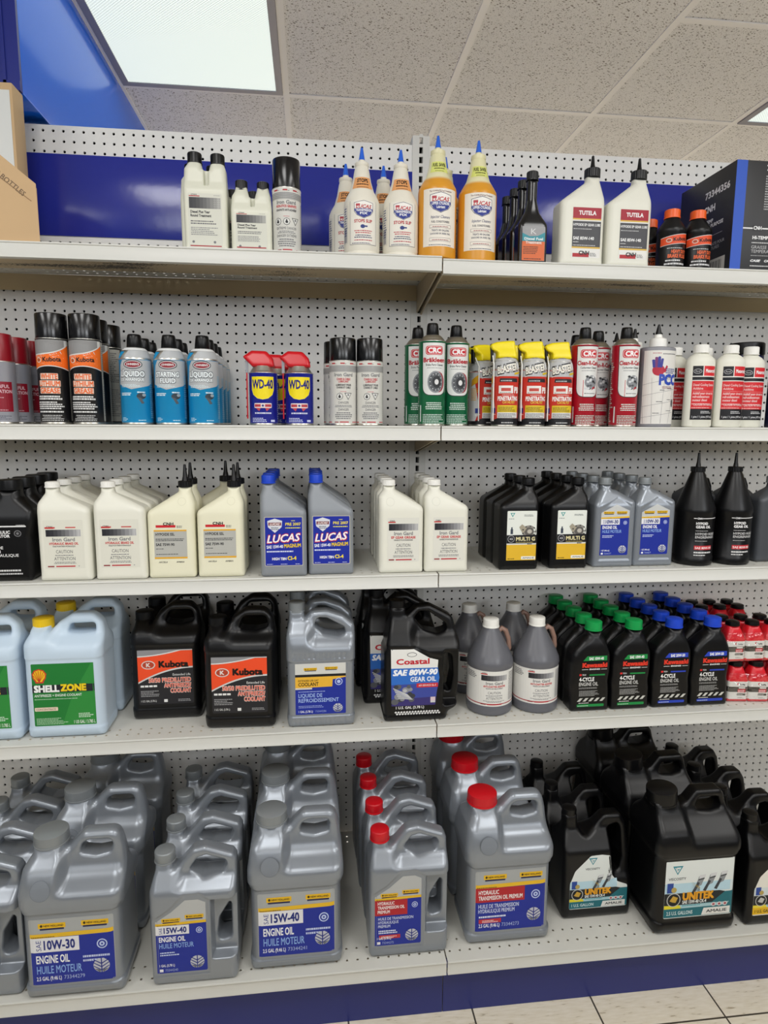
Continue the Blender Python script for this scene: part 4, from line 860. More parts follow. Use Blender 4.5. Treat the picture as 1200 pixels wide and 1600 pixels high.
@kind('brake_clean_can', 'spray can', 'green brake cleaner spray cans')
def _(): return brakleen(mat('green_can_paint', '#0c6a42', .28, metal=.15), 'Bräkleen', 2.25, 'Brake Parts Cleaner', True)
@kind('carb_clean_can', 'spray can', 'red carburetor cleaner spray cans')
def _(): return brakleen(mat('red_can_paint', '#b3162c', .28, metal=.15), 'Clean-R-Carb', 2.3, 'Carburetor Cleaner', False)
@kind('multi_spray_can', 'spray can', 'blue and yellow spray cans with red tops')
def _():
    R, hb = 1.34, 4.85; p = can(R, hb, mat('navy_can_paint', '#1c2596', .25, metal=.15), [(R-.1, hb+.12), (R-.2, hb+.3), (.92, hb+.62), (.88, hb+.7)], .5, .3, RED, 'trunc')[:1]
    top = moulded('spray_cap', [(-.95, 5.45, .1), (1.12, 5.45, .15), (.95, 6.3, .45), (.35, 6.95, .5), (-1.05, 6.98, .3), (-1.85, 6.4, .12), (-1.75, 6.25, .1)], [(5, .9), (5.6, .85), (6.6, .6), (7, .45)], [(5, .3), (7, .35)], RED, .09)
    st = tube('straw', [(-1.52, -.35, .6), (-1.5, -.35, 4.9), (-1.45, -.3, 6.35)], .07, RED, 8); br = boxes_mesh('bracket', [(-1.62, -1.36, -.42, -.22, 4.9, 6.3)], mat('grey_clip_plastic', '#8d9097', .4))
    a = Art(.2); s = [(-1.1, 4.5), (1.1, 4.5), (1.12, 3.3), (.95, 2.85), (.5, 2.5), (0, 2.4), (-.5, 2.5), (-.95, 2.85), (-1.12, 3.3)]
    a.P([(x*1.02, y*1.01-.04) for x, y in s], '#d8d6c2').P(s, '#f0da12').T('WD-40', 0, 3.42, .78, '#1a1f78', w=2.05, al='c', b=.03)
    a.R(-.85, 1.6, .85, 2.05, '#e6d8d6', .1).R(-.8, 1.7, -.2, 1.95, '#b43a44').R(.2, 1.7, .8, 1.95, '#b43a44').E(0, 1.82, .17, .17, '#e6d8d6', 10).E(0, 1.82, .11, .11, '#33407c', 10)
    a.P([(-.7, 1.6), (-.2, 1.6), (-.35, 1.3)], '#c04048').P([(.7, 1.6), (.2, 1.6), (.35, 1.3)], '#c04048').ML(-1.0, 1.05, 1.0, 1.25, 1, '#d8dcf2', 'c', .7).ML(-1.1, .3, .4, .75, 3, '#c9cff0').R(.75, .3, 1.2, .5, '#c9cff0').ML(1.7, .6, 3.2, 4.4, 20, '#7d86cc')
    return p + [('spray_cap', top, None), ('straw', st, None), ('bracket', br, None), ('label', a.build('label', wrap_cyl(R)), 'body')]
def boxes_mesh(name, lst, m):
    o = boxes(name, lst, m); me = o.data; bpy.data.objects.remove(o); return me
@kind('penetrant_can', 'spray can', 'red and white penetrant spray cans with yellow triggers')
def _():
    R, hb = 1.32, 5.5; dome = [(R-.02, 5.65), (R-.07, 6.0), (R-.16, 6.35), (.98, 6.65), (.92, 6.72)]
    p = can(R, hb, mat('red_penetrant_paint', '#d23a2e', .28), dome, .9, .4, LEMON, 'trunc')[:1]
    rz = lambda v: float(np.interp(v, [0, hb]+[d[1] for d in dome], [R, R]+[d[0] for d in dome]))
    top = moulded('trigger_cap', [(-.92, 6.62, .08), (.95, 6.62, .08), (.88, 7.25, .15), (.78, 8.35, .2), (0, 8.32, .4), (-1.0, 8.22, .4), (-1.68, 7.95, .25), (-1.45, 7.45, .25), (-.92, 7.2, .2)], [(6.6, .93), (7.1, .9), (7.5, .62), (8.3, .5)], [(6.6, .2), (8.3, .28)], LEMON, .09)
    trg = moulded('trigger', [(-1.6, 8.05, .1), (-1.35, 8.1, .1), (-1.25, 7.2, .1), (-1.3, 6.35, .1), (-1.5, 6.3, .1)], [(6, .22), (9, .22)], [(6, .1), (9, .1)], BLACK, .08)
    st = tube('straw', [(-1.25, -.85, .5), (-1.3, -.8, 6.0), (-1.35, -.3, 6.9)], .06, WHITECAP, 8)
    a = Art(.2); c = R*math.pi*.99
    a.R(-c, 4.85, c, 6.6, '#b9babb').P([(-c, .15), (c, .15), (c, .75), (-.9, .8), (-1.7, .5), (-c, .5)], '#16161a').P([(-c, .5), (-1.7, .5), (-1.2, 1.6), (-1.9, 4.9), (-c, 4.9)], '#c9c9c9')
    a.P([(-1.1, 4.8), (1.5, 5.55), (1.5, 6.3), (-.6, 5.9)], '#d8d8d8').T('BLASTER', -1.05, 5.03, .74, '#16161a', w=2.25, b=.1, sh=.15, rot=.2).T('BLASTER', -1.0, 5.09, .62, '#f0ece0', w=2.12, b=.035, sh=.15, rot=.2)
    a.P([(.7, 5.0), (1.5, 5.15), (1.5, 5.35), (.7, 5.18)], '#d8b818').P([(-.8, 4.3), (1.2, 4.3), (1.1, 4.65), (-.75, 4.65)], '#2a2a2e').ML(-.65, 4.38, 1.0, 4.55, 1, '#c4c4c4')
    a.R(-.85, 3.2, .6, 3.95, '#ece8e2').R(-.6, 3.42, .35, 3.72, '#c04a40').ML(-.75, 3.25, .5, 3.38, 1, '#8a8a8a').T('PB', .72, 3.25, .55, '#f2eeea', w=.62, b=.04)
    a.ML(-.5, 3.02, .9, 3.12, 1, '#e8d8d2').T('PENETRATING', .15, 2.5, .4, '#f4f0ec', w=2.2, al='c', b=.035).T('CATALYST', .2, 2.22, .22, '#e6c84a', w=1.3, al='c', b=.02)
    a.R(-.95, 1.35, 1.3, 2.05, '#dcc02a').ML(-.85, 1.45, 1.2, 1.95, 4, '#7a6418').R(-.95, .8, 1.3, 1.35, '#d8d8d6').ML(-.85, .85, 1.2, 1.3, 4, '#6a6a6a').ML(-.6, .3, .8, .5, 1, '#b8b8b8', 'c')
    a.P([(-2.3, 4.0), (-1.5, 4.4), (-1.4, 5.2), (-2.2, 4.7)], '#d8a020').ML(-2.3, 2.6, -1.3, 3.9, 8, '#e0a838').R(-1.7, 1.3, -1.2, 1.8, '#33418a').ML(-1.7, 1.0, -1.15, 1.25, 2, '#e8e8e8')
    return p + [('trigger_cap', top, None), ('trigger', trg, None), ('straw', st, None), ('label', a.build('label', wrap_cyl(R, rz=rz)), 'body')]
@kind('hand_cleaner', 'bottle', 'grey and white cleaner bottles with pointed nozzles')
def _():
    R = 1.82; P = [(.02, 0), (R-.08, 0), (R, .1), (R, 7.75), (R-.05, 7.9), (R-.2, 7.98), (.85, 8.05), (.8, 8.1), (.02, 8.1)]
    me = lathe('body', P, mat('pale_grey_plastic', '#85868c', .4), 48, sy=.8); a = Art(.25)
    a.R(-2.15, .3, 2.6, 7.6, '#dedcd6')
    for k in range(5): a.P([(-1.9+.9*k, .35), (-1.87+.9*k, .35), (-2.4+1.25*k+.02, 5.2-.3*k), (-2.4+1.25*k, 5.2-.3*k)], '#7d7d82')
    for k in range(4): a.P([(-2.1, .9+1.1*k), (1.6, 1.5+1.15*k), (1.6, 1.53+1.15*k), (-2.1, .93+1.1*k)], '#8d8d92').ML(-.9+.3*k, 1.35+1.15*k, -.2+.3*k, 1.48+1.15*k, 1, '#55555a').ML(.5, 1.6+1.1*k, 1.2, 1.72+1.1*k, 1, '#55555a')
    a.E(-.55, 5.65, .62, .55, '#b3283c')
    for k, (dx, l) in enumerate(((-.5, .7), (-.2, .95), (.1, 1.0), (.4, .8))): a.P(rpoly([(-.75+dx*.75, 5.9, .1), (-.5+dx*.75, 5.9, .1), (-.48+dx*.95, 6.0+l, .1), (-.75+dx*1.0, 6.0+l, .1)], 3), '#3a3c92' if k != 1 else '#7a3a72')
    a.P([(-.1, 5.5), (.15, 5.4), (.4, 6.0), (.25, 6.15)], '#b3283c').T('PCC', -.45, 4.25, .95, '#2c4bb0', w=2.1, b=.05).ML(.2, 5.35, 1.5, 5.9, 3, '#55609a').ML(-.2, 7.2, 1.6, 7.4, 1, '#77777a').ML(-1.2, 7.3, -.3, 7.42, 1, '#b3525a').ML(-.1, 3.85, 1.5, 4.1, 2, '#99707a')
    a.E(1.35, 2.4, .2, .42, '#4c4c50')
    n1 = lathe('neck', [(.85, 8.05), (.82, 8.7), (.78, 8.85), (.4, 9.0), (.33, 9.3), (.02, 9.3)], WHITECAP, 28)
    return [('body', me, None), ('neck', n1, None), ('nozzle', lathe('nozzle', [(.33, 9.25), (.3, 9.4), (.1, 10.3), (.02, 10.32)], BLACK, 20), None), ('label', a.build('label', wrap_cyl(R, .8)), 'body')]
@kind('coolant_additive', 'bottle', 'white coolant additive bottles with red labels')
def _():
    R = 1.5; P = [(.02, 0), (R-.12, 0), (R, .12), (R, 6.55), (R-.08, 6.85), (R-.4, 7.2), (.75, 7.42), (.7, 7.6), (.02, 7.6)]
    me = lathe('body', P, HDPE, 48, sy=.72); a = Art(.2)
    a.R(-1.35, .75, 1.35, 6.15, '#d22a30').R(-1.35, .75, 1.35, 1.85, '#16161a').R(-1.35, 5.1, -.3, 6.15, '#16161a').R(-.3, 5.1, -.22, 6.15, '#ecebe6').R(-1.35, 4.72, 1.35, 5.1, '#16161a').R(-1.35, 5.06, 1.35, 5.16, '#ecebe6').R(-1.35, 4.66, 1.35, 4.74, '#ecebe6')
    a.E(-.84, 5.62, .42, .24, '#c9c9cc').E(-.84, 5.62, .38, .2, '#16161a').T('Ford', -.84, 5.54, .17, '#d8d8da', w=.5, al='c', sh=.3, b=0).T('Motorcraft', -.05, 5.5, .34, '#f2eaea', w=1.3, b=.035)
    for k, (t, w) in enumerate((('Diesel Cooling System', 2.3), ('Additive', 1.0))): a.T(t, -1.2, 4.15-.36*k, .23, '#f0d2d0', w=w, b=.01)
    for k, (t, w) in enumerate((('Additif pour circuit de', 2.25), ('refroidissement', 1.8), ('moteur diesel', 1.5))): a.T(t, -1.2, 3.3-.34*k, .23, '#f0d2d0', w=w, b=.02)
    a.R(-1.2, 3.62, 1.2, 3.65, '#e89a98').ML(-1.25, 2.3, 1.1, 2.48, 1, '#f0c4c2').T('CAUTION / ATTENTION', 0, 2.16, .2, '#f2d8d6', w=2.1, al='c', b=.01).ML(-1.25, 1.92, 1.1, 2.06, 1, '#f0c4c2').ML(-.3, 1.4, 1.2, 1.7, 2, '#d0d0d2').T('1 pint / 1 pinte (473 mL)', -1.15, .95, .2, '#d8d8da', w=2.3)
    return [('body', me, None), cap(.72, .85, WHITECAP, 7.5, 0, ribs=34), ('label', a.build('label', wrap_cyl(R, .72)), 'body')]
@kind('dark_canister', 'canister', 'dark canisters at the right end')
def _():
    R = 1.75; me = lathe('body', [(.02, 0), (R-.05, 0), (R, .1), (R, 7.9), (R-.1, 8.1), (.02, 8.1)], mat('dark_navy_plastic', '#14173a', .3), 48)
    c = lathe('lid', [(R+.08, 7.9), (R+.1, 8.0), (R+.06, 9.1), (R-.05, 9.2), (.02, 9.2)], BLACK, 44)
    a = Art(.3); a.R(-2.4, 6.6, 2.4, 7.7, '#222a78').ML(-2.2, 4.0, -.9, 6.4, 16, '#55597a').R(-2.4, .4, 2.4, 3.2, '#0f1020')
    return [('body', me, None), ('lid', c, None), ('label', a.build('label', wrap_cyl(R)), 'body')]

# ---- gallon and larger jugs
def arch(pts): return pts
@kind('jug_large', 'jug', 'large silver oil jugs')
def _(): return big('15W-40', '73344241', GREYC, 'engine')
@kind('jug_large_10w', 'jug', 'large silver oil jugs')
def _(): return big('10W-30', '73344279', GREYC, 'engine')
@kind('jug_large_red', 'jug', 'large silver hydraulic oil jugs with red caps')
def _(): return big('', '73344273', RED, 'hyd')
BIGME = []
def big(code, code2, capm, k):
    if not BIGME:
        w = 4.35
        poly = [(-w+.15, 0, .8), (w-.15, 0, .8), (w-.02, .9, .3), (w-.05, 8.2, .2), (w+.1, 8.5, .4), (w+.12, 9.4, 1.0), (w-.2, 12.2, 1.0), (w-.6, 13.9, 1.1), (.7, 13.9, .9), (-.5, 12.75, .5), (-1.0, 12.45, .2), (-1.05, 12.95, .1), (-3.45, 12.95, .1), (-3.5, 12.4, .3), (-4.1, 11.6, .8), (-w-.1, 9.6, 1.2), (-w-.1, 8.5, .4), (-w+.05, 8.2, .2), (-w+.02, .9, .3)]
        hole = [(.35, 12.05, .4), (.6, 12.85, .35), (1.2, 13.15, .4), (3.0, 13.15, .4), (3.25, 12.7, .3), (3.1, 12.05, .3), (1.8, 11.8, .6)]
        HL = [(0, 3.0), (.9, 3.13), (8.2, 3.06), (8.5, 3.16), (9.6, 3.13), (10.6, 2.9), (11.6, 2.4), (12.3, 1.55), (12.9, 1.2), (15, 1.2)]
        HR = [(0, 3.0), (.9, 3.13), (8.2, 3.06), (8.5, 3.16), (9.5, 3.13), (9.85, 2.85), (10.25, 1.8), (11.0, 1.15), (12, .9), (13.2, .85), (13.9, .8), (15, .8)]
        def ex(x, y, z, v): return smin(v, cyl(x, y, z, -2.25, 0, 1.2, 9, 12.95), .5)
        def frame(x, y, z, v):   # right edge web stays full depth so the hollow under the handle reads as a recess
            return v
        BIGME.append(moulded('body', poly, HL, [(0, .8), (.9, 1.1), (8.5, 1.1), (10.5, 1.0), (12, .7), (13.9, .6)], GREY, .15, [(hole, .3)], HR, (-1.35, -.35), (1.1, 8.1, .14), ex))
    me = BIGME[0]; a = Art(.6); x0, x1, y0, y1 = -3.45, 3.55, 1.5, 7.6
    a.R(x0-.05, y0, x1+.05, y1, '#a9acac', .2); nh_logo(a, -2.7, 6.75, 2.3); nh_logo(a, .9, 6.78, 2.3)
    oil_label(a, x0, y0, x1, y1, 0, k, code, code2, yw=5.85, size='2.5 GAL (9.46 L)')
    a.E(-2.3, 10.2, .85, .85, '#71777f').E(-2.3, 10.2, .81, .81, '#7f858d')
    return [('body', me, None), cap(1.46, 1.02, capm, 12.9, -2.25, ribs=44), ('label', a.build('label', wrap_front(me)), 'body')]
GALME = []
def gal(code, code2, capm, k):
    if not GALME:
        w = 3.85
        poly = [(-w+.1, 0, .5), (w-.1, 0, .5), (w, .8, .3), (w, 8.6, .5), (w-.05, 10.6, .3), (w-.35, 11.1, .4), (1.0, 11.95, .7), (-.1, 11.75, .8), (-1.4, 10.3, .9), (-1.9, 10.1, .2), (-1.95, 10.75), (-3.35, 10.75), (-3.4, 10.1, .3), (-w+.05, 8.7, 1.0), (-w, 7.4, .4), (-w, .8, .3)]
        h1 = [(-.45, 10.0, .3), (.35, 11.0, .4), (1.1, 11.2, .35), (2.85, 10.65, .3), (3.0, 10.2, .25), (2.6, 9.6, .35), (.9, 9.35, .5)]
        h2 = [(1.95, 3.6, .5), (2.2, 5.4, .8), (3.15, 6.9, .5), (3.3, 6.7, .2), (3.3, 3.4, .5), (2.3, 3.2, .4)]
        HL = [(0, 2.05), (.8, 2.15), (8.6, 2.15), (9.3, 1.7), (10.2, .95), (11, .75), (15, .75)]
        HR = [(0, 2.05), (.8, 2.15), (8.5, 2.15), (8.9, 1.85), (9.2, 1.2), (9.6, .85), (12, .72)]
        def ex(x, y, z, v):
            v = smin(v, cyl(x, y, z, -2.65, 0, .72, 9, 10.75), .35)
            q = sdpoly(x, z, SWOOP) ; v = v + .1*np.clip(.5-q/.1, 0, 1)*(z < 9) # label panel lies a little lower than the swoop
            t = np.clip((z-8.0)/-.1, 0, 1)*np.clip((x-1.5)/.3, 0, 1)*np.clip((z-2.2)/.3, 0, 1)
            return np.maximum(v, (np.abs(y)-(2.3-1.15*t)))
        SWOOP = [(-3.5, 1.0), (1.35, 1.0), (1.45, 8.0), (.6, 8.55), (-.8, 8.5), (-2.2, 7.2), (-3.5, 6.4)]
        GALME.append(moulded('body', poly, HL, [(0, .45), (.8, .75), (8.3, .75), (9.5, .4), (11, .38)], GREY, .125, [(h1, .22), (h2, .25)], HR, (-1.9, -.6), None, ex))
    me = GALME[0]; a = Art(.5); x0, x1, y0 = -3.3, 1.15, 1.25
    a.P([(x0, 5.9), (x1, 6.0), (x1, 7.75), (.5, 8.05), (-.65, 8.05), (-1.9, 7.0), (x0, 6.15)], '#b9bbba')
    nh_logo(a, -2.75, 6.12, 1.65); nh_logo(a, -.7, 6.35, 1.65)
    oil_label(a, x0, y0, x1, 8, 0, k, code, code2, yw=5.75, size='1 GAL (3.78 L)', narrow=True)
    return [('body', me, None), cap(.92, 1.0, capm, 10.6, -2.65, ribs=0, ring=True), ('label', a.build('label', wrap_front(me)), 'body')]
@kind('jug_gallon', 'jug', 'silver gallon oil jugs')
def _(): return gal('15W-40', '73344240', GREYC, 'engine')
@kind('jug_gallon_red', 'jug', 'silver gallon hydraulic oil jugs with red caps')
def _(): return gal('', '73344272', RED, 'hyd')
@kind('coolant_grey', 'jug', 'silver gallon coolant jugs')
def _():
    w = 3.4
    poly = [(-w+.1, 0, .6), (w-.1, 0, .6), (w, .8, .3), (w, 8.4, .4), (w+.05, 9.2, .3), (w, 10.2, .7), (2.3, 11.1, .6), (.6, 11.7, .7), (-.9, 11.6, .6), (-1.55, 10.75, .5), (-1.7, 11.7), (-3.05, 11.7), (-3.1, 10.7, .3), (-w, 9.2, 1.0), (-w, .8, .3)]
    hole = [(-.65, 10.2, .5), (-.3, 11.0, .5), (.6, 10.95, .5), (2.4, 10.0, .4), (2.5, 9.4, .3), (1.8, 9.1, .4), (.3, 9.35, .6)]
    HL = [(0, 1.95), (.8, 2.08), (8.4, 2.08), (9.6, 1.75), (10.8, .8), (12, .7)]; HR = [(0, 1.95), (.8, 2.08), (8.0, 2.08), (8.6, 1.8), (9.2, 1.1), (12, .75)]
    def ex(x, y, z, v):
        v = smin(v, cyl(x, y, z, -2.37, 0, .66, 9, 11.7), .3)
        rib = ((np.abs(((x+3.4)/.5) % 1-.5) < .22) & (((z > 7.15) & (z < 7.75)) | ((z > .35) & (z < 1.0))) & (np.abs(x) < 2.8))
        return v + .05*rib
    me = moulded('body', poly, HL, [(0, .5), (.8, .7), (8.4, .7), (9.5, .5), (11, .4)], GREY, .12, [(hole, .25)], HR, (-1.6, -.4), (1.1, 6.9, .08), ex)
    a = Art(.5); x0, x1 = -2.55, 2.45; B = '#1d2f96'
    a.R(x0, 1.4, x1, 6.7, B, .1).R(x0, 5.55, x1, 6.7, '#d2d2cc').R(x0, 5.32, x1, 5.58, '#1c1c20').P([(x0, 5.32), (x1, 5.32), (x1, 5.2), (1.15, 5.0), (1.1, 4.25), (x0, 4.2)], '#e8b33a')
    nh_logo(a, -1.7, 6.0, 1.3); nh_logo(a, .35, 6.05, 1.3); a.T('EXTENDED LIFE OAT', -2.25, 4.85, .18, '#3a2e10', w=2.0).T('COOLANT', -2.25, 4.38, .36, '#2c2410', w=2.0, b=.02).R(x0, 4.03, -.9, 4.2, '#d8d2c4')
    a.E(1.75, 4.75, .38, .38, '#b9c8f0').E(1.75, 4.75, .3, .3, B).E(1.75, 4.75, .18, .18, '#b9c8f0')
    a.ML(-2.25, 3.75, .6, 3.88, 1, '#a9b8ea').T('LIQUIDE DE', -2.25, 3.2, .38, '#a9c2f2', w=2.35, b=.01).T('REFROIDISSEMENT', -2.25, 2.68, .38, '#a9c2f2', w=4.0, b=.01).ML(-2.25, 2.1, 1.0, 2.4, 2, '#8d9cd8').T('1 GAL (3.78 L)', -2.25, 1.6, .22, '#e8ebf6', w=1.4).T('73344286', -.6, 1.6, .2, '#8d9cd8', w=1.1, b=0); leaf(a, 1.65, 2.0, .48)
    return [('body', me, None), cap(.8, 1.0, GREYC, 11.5, -2.37, ribs=34), ('label', a.build('label', wrap_front(me)), 'body')]
def round_jug(m, W, H, neckh, capm, capr, caph, hole, HL, HR, D, r=.9, lift=0.0, inset=None, step=.14, nx=-2.2):
    w = W/2
    poly = [(-w+.1, 0, .6), (w-.1, 0, .6), (w, .9, .4), (w, H-2.6, .6), (w-.25, H-.9, 1.0), (w-1.1, H, 1.0), (.6, H, .9), (-.7, H-.85, .7), (nx+capr-.15, neckh-.25, .25), (nx+capr-.18, neckh+.3), (nx-capr+.18, neckh+.3), (nx-capr+.1, neckh-.2, .3), (-w+.05, neckh-1.1, .9), (-w, .9, .4)]
    ex = lambda x, y, z, v: smin(v, cyl(x, y, z, nx, 0, capr-.15, neckh-1.5, neckh+.3), .4)
    return moulded('body', poly, HL, [(0, .6), (.8, r), (H-3.2, r), (H-1.8, .6), (H, .5)], m, step, [(hole, .3)], HR, (-1.5, -.1), inset, ex)
@kind('antifreeze_white', 'jug', 'pale blue gallon antifreeze jugs with yellow caps')
def _():
    H = 11.9; HL = [(0, 2.2), (.8, 2.35), (8.6, 2.35), (9.6, 2.2), (10.4, 1.5), (11, .9), (12, .8)]; HR = [(0, 2.2), (.8, 2.35), (8.7, 2.35), (9.3, 2.1), (9.8, 1.25), (10.4, .9), (12, .85)]
    hole = [(.15, 10.05, .35), (.45, 10.95, .4), (2.75, 11.0, .3), (2.8, 10.1, .3), (1.5, 10.0, .3)]
    me = round_jug(mat('pale_blue_plastic', '#c4d6e6', .36, spec=.45), 7.3, H, 10.35, YEL, .95, .95, hole, HL, HR, 4.7, nx=-2.3, inset=(1.0, 8.0, .06))
    a = Art(.6); x0, x1, y0, y1 = -2.8, 2.85, 1.35, 7.55; G = '#1f7a34'
    a.R(x0, y0, x1, y1, G, .1).P([(x0+2.5, y0), (x1, y0), (x1, y1), (x1-.2, y1), (x0+3.6, y0+3)], '#2f8a3c')
    pts = [(-2.1+.68*math.cos(math.radians(t))*(.92 if i % 2 else 1), 6.45+.62*math.sin(math.radians(t))*(.94 if i % 2 else 1)) for i, t in enumerate(range(-30, 211, 20))]
    a.P(pts + [(-2.5, 5.85), (-2.45, 5.65), (-1.75, 5.65), (-1.7, 5.85)], '#c8362a').P([(-2.1+(x+2.1)*.84, 6.4+(y-6.4)*.84) for x, y in pts + [(-2.45, 5.85), (-2.4, 5.68), (-1.8, 5.68), (-1.75, 5.85)]], '#f0c322')
    for t in range(20, 171, 25): q = math.radians(t); a.P([(-2.1-.02, 5.8), (-2.1+.02, 5.8), (-2.1+.56*math.cos(q)+.025, 6.4+.5*math.sin(q)), (-2.1+.56*math.cos(q)-.025, 6.4+.5*math.sin(q))], '#c8362a')
    a.R(x0, 4.7, x1, 5.45, '#22262e').T('SHELL', x0+.15, 4.78, .62, '#f2f4f2', w=2.3, b=.05).T('ZONE', x0+2.55, 4.82, .62, '#f0cf1e', w=2.35, b=.05)
    a.T('ANTIFREEZE + ENGINE COOLANT', x0+.15, 4.28, .24, '#e6f0e6', w=4.3, b=.015).ML(x0+.15, 4.0, x0+4.4, 4.14, 1, '#a9d0ac').R(x0+.1, 2.85, x0+2.2, 3.22, '#e6d2bc', .08).T('CONCENTRATE', x0+.22, 2.94, .17, '#8a7c6a', w=1.8)
    a.ML(x0+.2, 1.5, x0+3.1, 2.2, 5, '#a9d0ac').ML(x1-1.6, 2.1, x1-.1, 2.6, 3, '#cfe6d0').T('1 US GAL / 3.785 L', x1-.1, 1.5, .32, '#f0f4ee', w=1.95, al='r', b=.01)
    return [('body', me, None), cap(.95, 1.0, YEL, 10.45, -2.3, ribs=36, ring=False), ('label', a.build('label', wrap_front(me)), 'body')]
@kind('antifreeze_black', 'jug', 'black gallon antifreeze jugs with orange labels')
def _():
    H = 11.9; HL = [(0, 2.2), (.8, 2.4), (8.2, 2.4), (9.2, 2.2), (10, 1.3), (11, .8), (12, .8)]; HR = [(0, 2.2), (.8, 2.4), (8.2, 2.4), (8.9, 2.1), (9.5, 1.0), (10.4, .85), (12, .8)]
    hole = [(-.15, 9.85, .4), (.35, 11.1, .5), (2.6, 11.15, .45), (2.75, 10.0, .4), (1.5, 9.7, .4)]
    me = round_jug(BLACK, 7.0, H, 9.9, BLACK, .9, .9, hole, HL, HR, 4.8, nx=-2.3, inset=(1.2, 8.0, .06))
    a = Art(.4); x0, x1, y0, y1 = -2.65, 2.75, 1.75, 7.6
    a.R(x0, y0, x1, y1, '#26262a', .2)
    up = lambda x: 6.9+.02*(x+2.6)+.03*(x+2.6)**2; lo = lambda x: 4.15+1.55*(1-((x-2.75)/5.4)**2); n = 14; xs = [x0+(x1-x0)*i/n for i in range(n+1)]
    def band(f, g, col): a.P([(x, f(x)) for x in xs]+[(x, g(x)) for x in reversed(xs)], col)
    band(lambda x: min(up(x), y1-.15), lambda x: y1-.1, '#8d8d90'); band(lambda x: min(up(x)-.12, y1-.2), lambda x: min(up(x), y1-.14), '#d8d8d6'); band(lo, lambda x: min(up(x)-.12, y1-.22), '#ee4f28'); band(lambda x: lo(x)-.16, lo, '#d0d0ce')
    a.E(-1.6, 5.95, .68, .45, '#d9d2cc').E(-1.6, 5.95, .58, .36, '#b4442c').T('K', -1.6, 5.75, .4, '#e6dcd6', w=.42, al='c', b=.03)
    a.T('Kubota', -.6, 5.68, .62, '#1c1210', w=2.95, b=.05, rot=.0).T('Extended Life', 2.5, 4.75, .24, '#d8d8d6', w=1.75, al='r', b=.01)
    for k, (t, w) in enumerate((('50/50 PREDILUTED', 4.2), ('ANTIFREEZE/', 2.7), ('COOLANT', 2.1))): a.T(t, 2.55, 4.1-.58*k, .44, '#e8d8d0', w=w, al='r', b=.06).T(t, 2.53, 4.12-.58*k, .4, '#e4532e', w=w-.06, al='r', b=.02)
    for k in range(4): a.R(-2.45+.42*k, 3.6, -2.1+.42*k, 3.8, '#e6e6e4')
    a.ML(-2.45, 2.6, -.6, 3.3, 4, '#9c9c9e').T('1 U.S. GAL (3.78 L)', -2.45, 2.02, .2, '#d8d8d6', w=1.5).R(-.2, 1.95, .15, 2.25, '#e6e6e4').ML(1.2, 2.0, 2.5, 2.3, 2, '#9c9c9e')
    return [('body', me, None), cap(.92, 1.0, BLACK, 10.0, -2.3, ribs=36), ('label', a.build('label', wrap_front(me)), 'body')]
